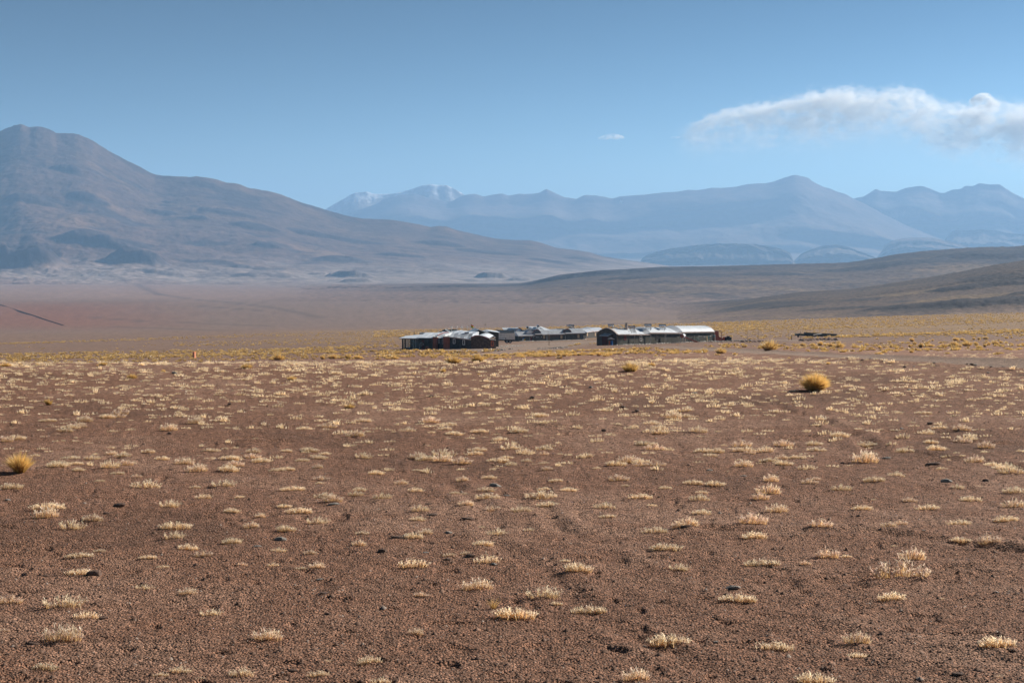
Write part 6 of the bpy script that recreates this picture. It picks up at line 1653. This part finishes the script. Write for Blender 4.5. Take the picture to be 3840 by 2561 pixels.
rubble('border_stones', fpts(Mr, (1945, 2000, 2060, 2120, 2194), .8), 260, .10, .24, 'whitish stones along the foot of the low building', M_WSTONE, .25)
rubble('border_stones', [gpix(1862, 1302)[:2], gpix(1910, 1299), gpix(1942, 1296)], 60, .08, .2, 'stones lying below the truck', M_WSTONE, 1.0)
rubble('rubble', [gpix(2680, 1283), gpix(2760, 1280), gpix(2800, 1280)], 160, .12, .35, 'grey rubble in front of the black bins', M_STONE2, 1.0)
rubble('rubble', [gpix(2805, 1283), gpix(2850, 1282)], 60, .2, .5, 'dark rubble heap between the fence posts', M_STONE, .8)
rubble('rubble', [gpix(3030, 1278), gpix(3070, 1275), gpix(3120, 1276)], 150, .2, .55, 'long dark rubble heap in front of the beams', M_STONE, 1.0)
rubble('rubble', [gpix(2030, 1307), gpix(2080, 1306), gpix(2120, 1303)], 90, .1, .28, 'pale rubble row on the near side of the yard', M_STONE2, .7)
rubble('rubble', [gpix(1800, 1320), gpix(1840, 1318), gpix(1900, 1310)], 80, .1, .25, 'loose stones beside the track to the yard', M_STONE2, 1.2)

# steam on the far range
x = P(2328, 758, 19000)
o = bpy.data.objects.new('steam_puff', rock_mesh('steam_puff', 91, .7, M_WHITE, 3)); COL.objects.link(o); o.location = x; o.scale = (20, 14, 34); tag(o, 'tiny white puff of steam on the blue range', 'steam', kind='stuff')

# ---------------------------------------------------------------- the person behind the striped heater
def person(loc, rz_):
    me = bpy.data.meshes.new('person'); bm = bmesh.new()
    J = {'pel': ((0, 0, .95), .15), 'wai': ((0, .01, 1.12), .13), 'che': ((0, .02, 1.32), .16), 'nek': ((0, 0, 1.48), .06), 'hd1': ((0, -.01, 1.58), .085), 'hd2': ((0, -.01, 1.68), .08),
         'shl': ((-.18, .01, 1.42), .07), 'ell': ((-.25, .0, 1.14), .045), 'hal': ((-.22, -.16, .95), .035), 'shr': ((.18, .01, 1.42), .07), 'elr': ((.25, -.02, 1.15), .045), 'har': ((.20, -.20, .98), .035),
         'hil': ((-.10, 0, .88), .10), 'knl': ((-.11, -.02, .49), .065), 'anl': ((-.11, .02, .08), .045), 'tol': ((-.12, -.14, .04), .04), 'hir': ((.10, 0, .88), .10), 'knr': ((.12, -.02, .49), .065), 'anr': ((.12, .02, .08), .045), 'tor': ((.13, -.14, .04), .04)}
    E_ = [('pel', 'wai'), ('wai', 'che'), ('che', 'nek'), ('nek', 'hd1'), ('hd1', 'hd2'), ('che', 'shl'), ('shl', 'ell'), ('ell', 'hal'), ('che', 'shr'), ('shr', 'elr'), ('elr', 'har'), ('pel', 'hil'), ('hil', 'knl'), ('knl', 'anl'), ('anl', 'tol'), ('pel', 'hir'), ('hir', 'knr'), ('knr', 'anr'), ('anr', 'tor')]
    vs = {k: bm.verts.new(v[0]) for k, v in J.items()}; keys = list(J)
    for a, b in E_: bm.edges.new((vs[a], vs[b]))
    bm.to_mesh(me); bm.free()
    o = bpy.data.objects.new('person', me); COL.objects.link(o)
    sk = o.modifiers.new('skin', 'SKIN'); 
    for k, v in enumerate(keys): me.skin_vertices[0].data[k].radius = (J[v][1], J[v][1] * .85); me.skin_vertices[0].data[k].use_root = (v == 'pel')
    o.modifiers.new('sub', 'SUBSURF').levels = 1; o.modifiers['sub'].render_levels = 2
    me.materials.append(simple_mat('black_clothing', (.025, .025, .03), .9))
    o.location = loc; o.rotation_euler = (0, 0, rz_)
    M_SKIN = simple_mat('skin', (.32, .18, .12), .6)
    def ball(name, c, r_, m_, sc=(1, 1, 1)):
        b = bmesh.new(); bmesh.ops.create_uvsphere(b, u_segments=14, v_segments=10, radius=r_)
        for v in b.verts: v.co = Vector((v.co.x * sc[0] + c[0], v.co.y * sc[1] + c[1], v.co.z * sc[2] + c[2]))
        m2 = bpy.data.meshes.new(name); b.to_mesh(m2); b.free(); m2.materials.append(m_); return link(bpy.data.objects.new(name, m2), o)
    ball('face', (0, -.05, 1.62), .085, M_SKIN, (.85, .9, 1.15)); ball('cap', (0, -.02, 1.70), .105, M_POLE, (1, 1.2, .6)); ball('nose', (0, -.135, 1.61), .018, M_SKIN)
    for sx in (-1, 1):
        hx = -.22 if sx < 0 else .20; hy = -.19 if sx < 0 else -.23; hz = .93 if sx < 0 else .96
        m = MB().box(hx - .03, hy - .03, hz - .04, hx + .03, hy + .0, hz + .03)
        for f_ in range(4): m.bar((hx - .026 + f_ * .017, hy - .02, hz - .04), (hx - .026 + f_ * .017, hy - .035, hz - .10 - .01 * (f_ in (1, 2))), .0075, 5)
        m.bar((hx + .03 * -sx, hy - .01, hz), (hx + .05 * -sx, hy - .04, hz - .05), .009, 5); m.build('hand', M_SKIN, o)
    return tag(o, 'person in black clothes and a pale cap standing behind the striped heater', 'person')
p = P(2586, 1284, 371.5); person((p.x, p.y, gz(p.x, p.y)), .5)
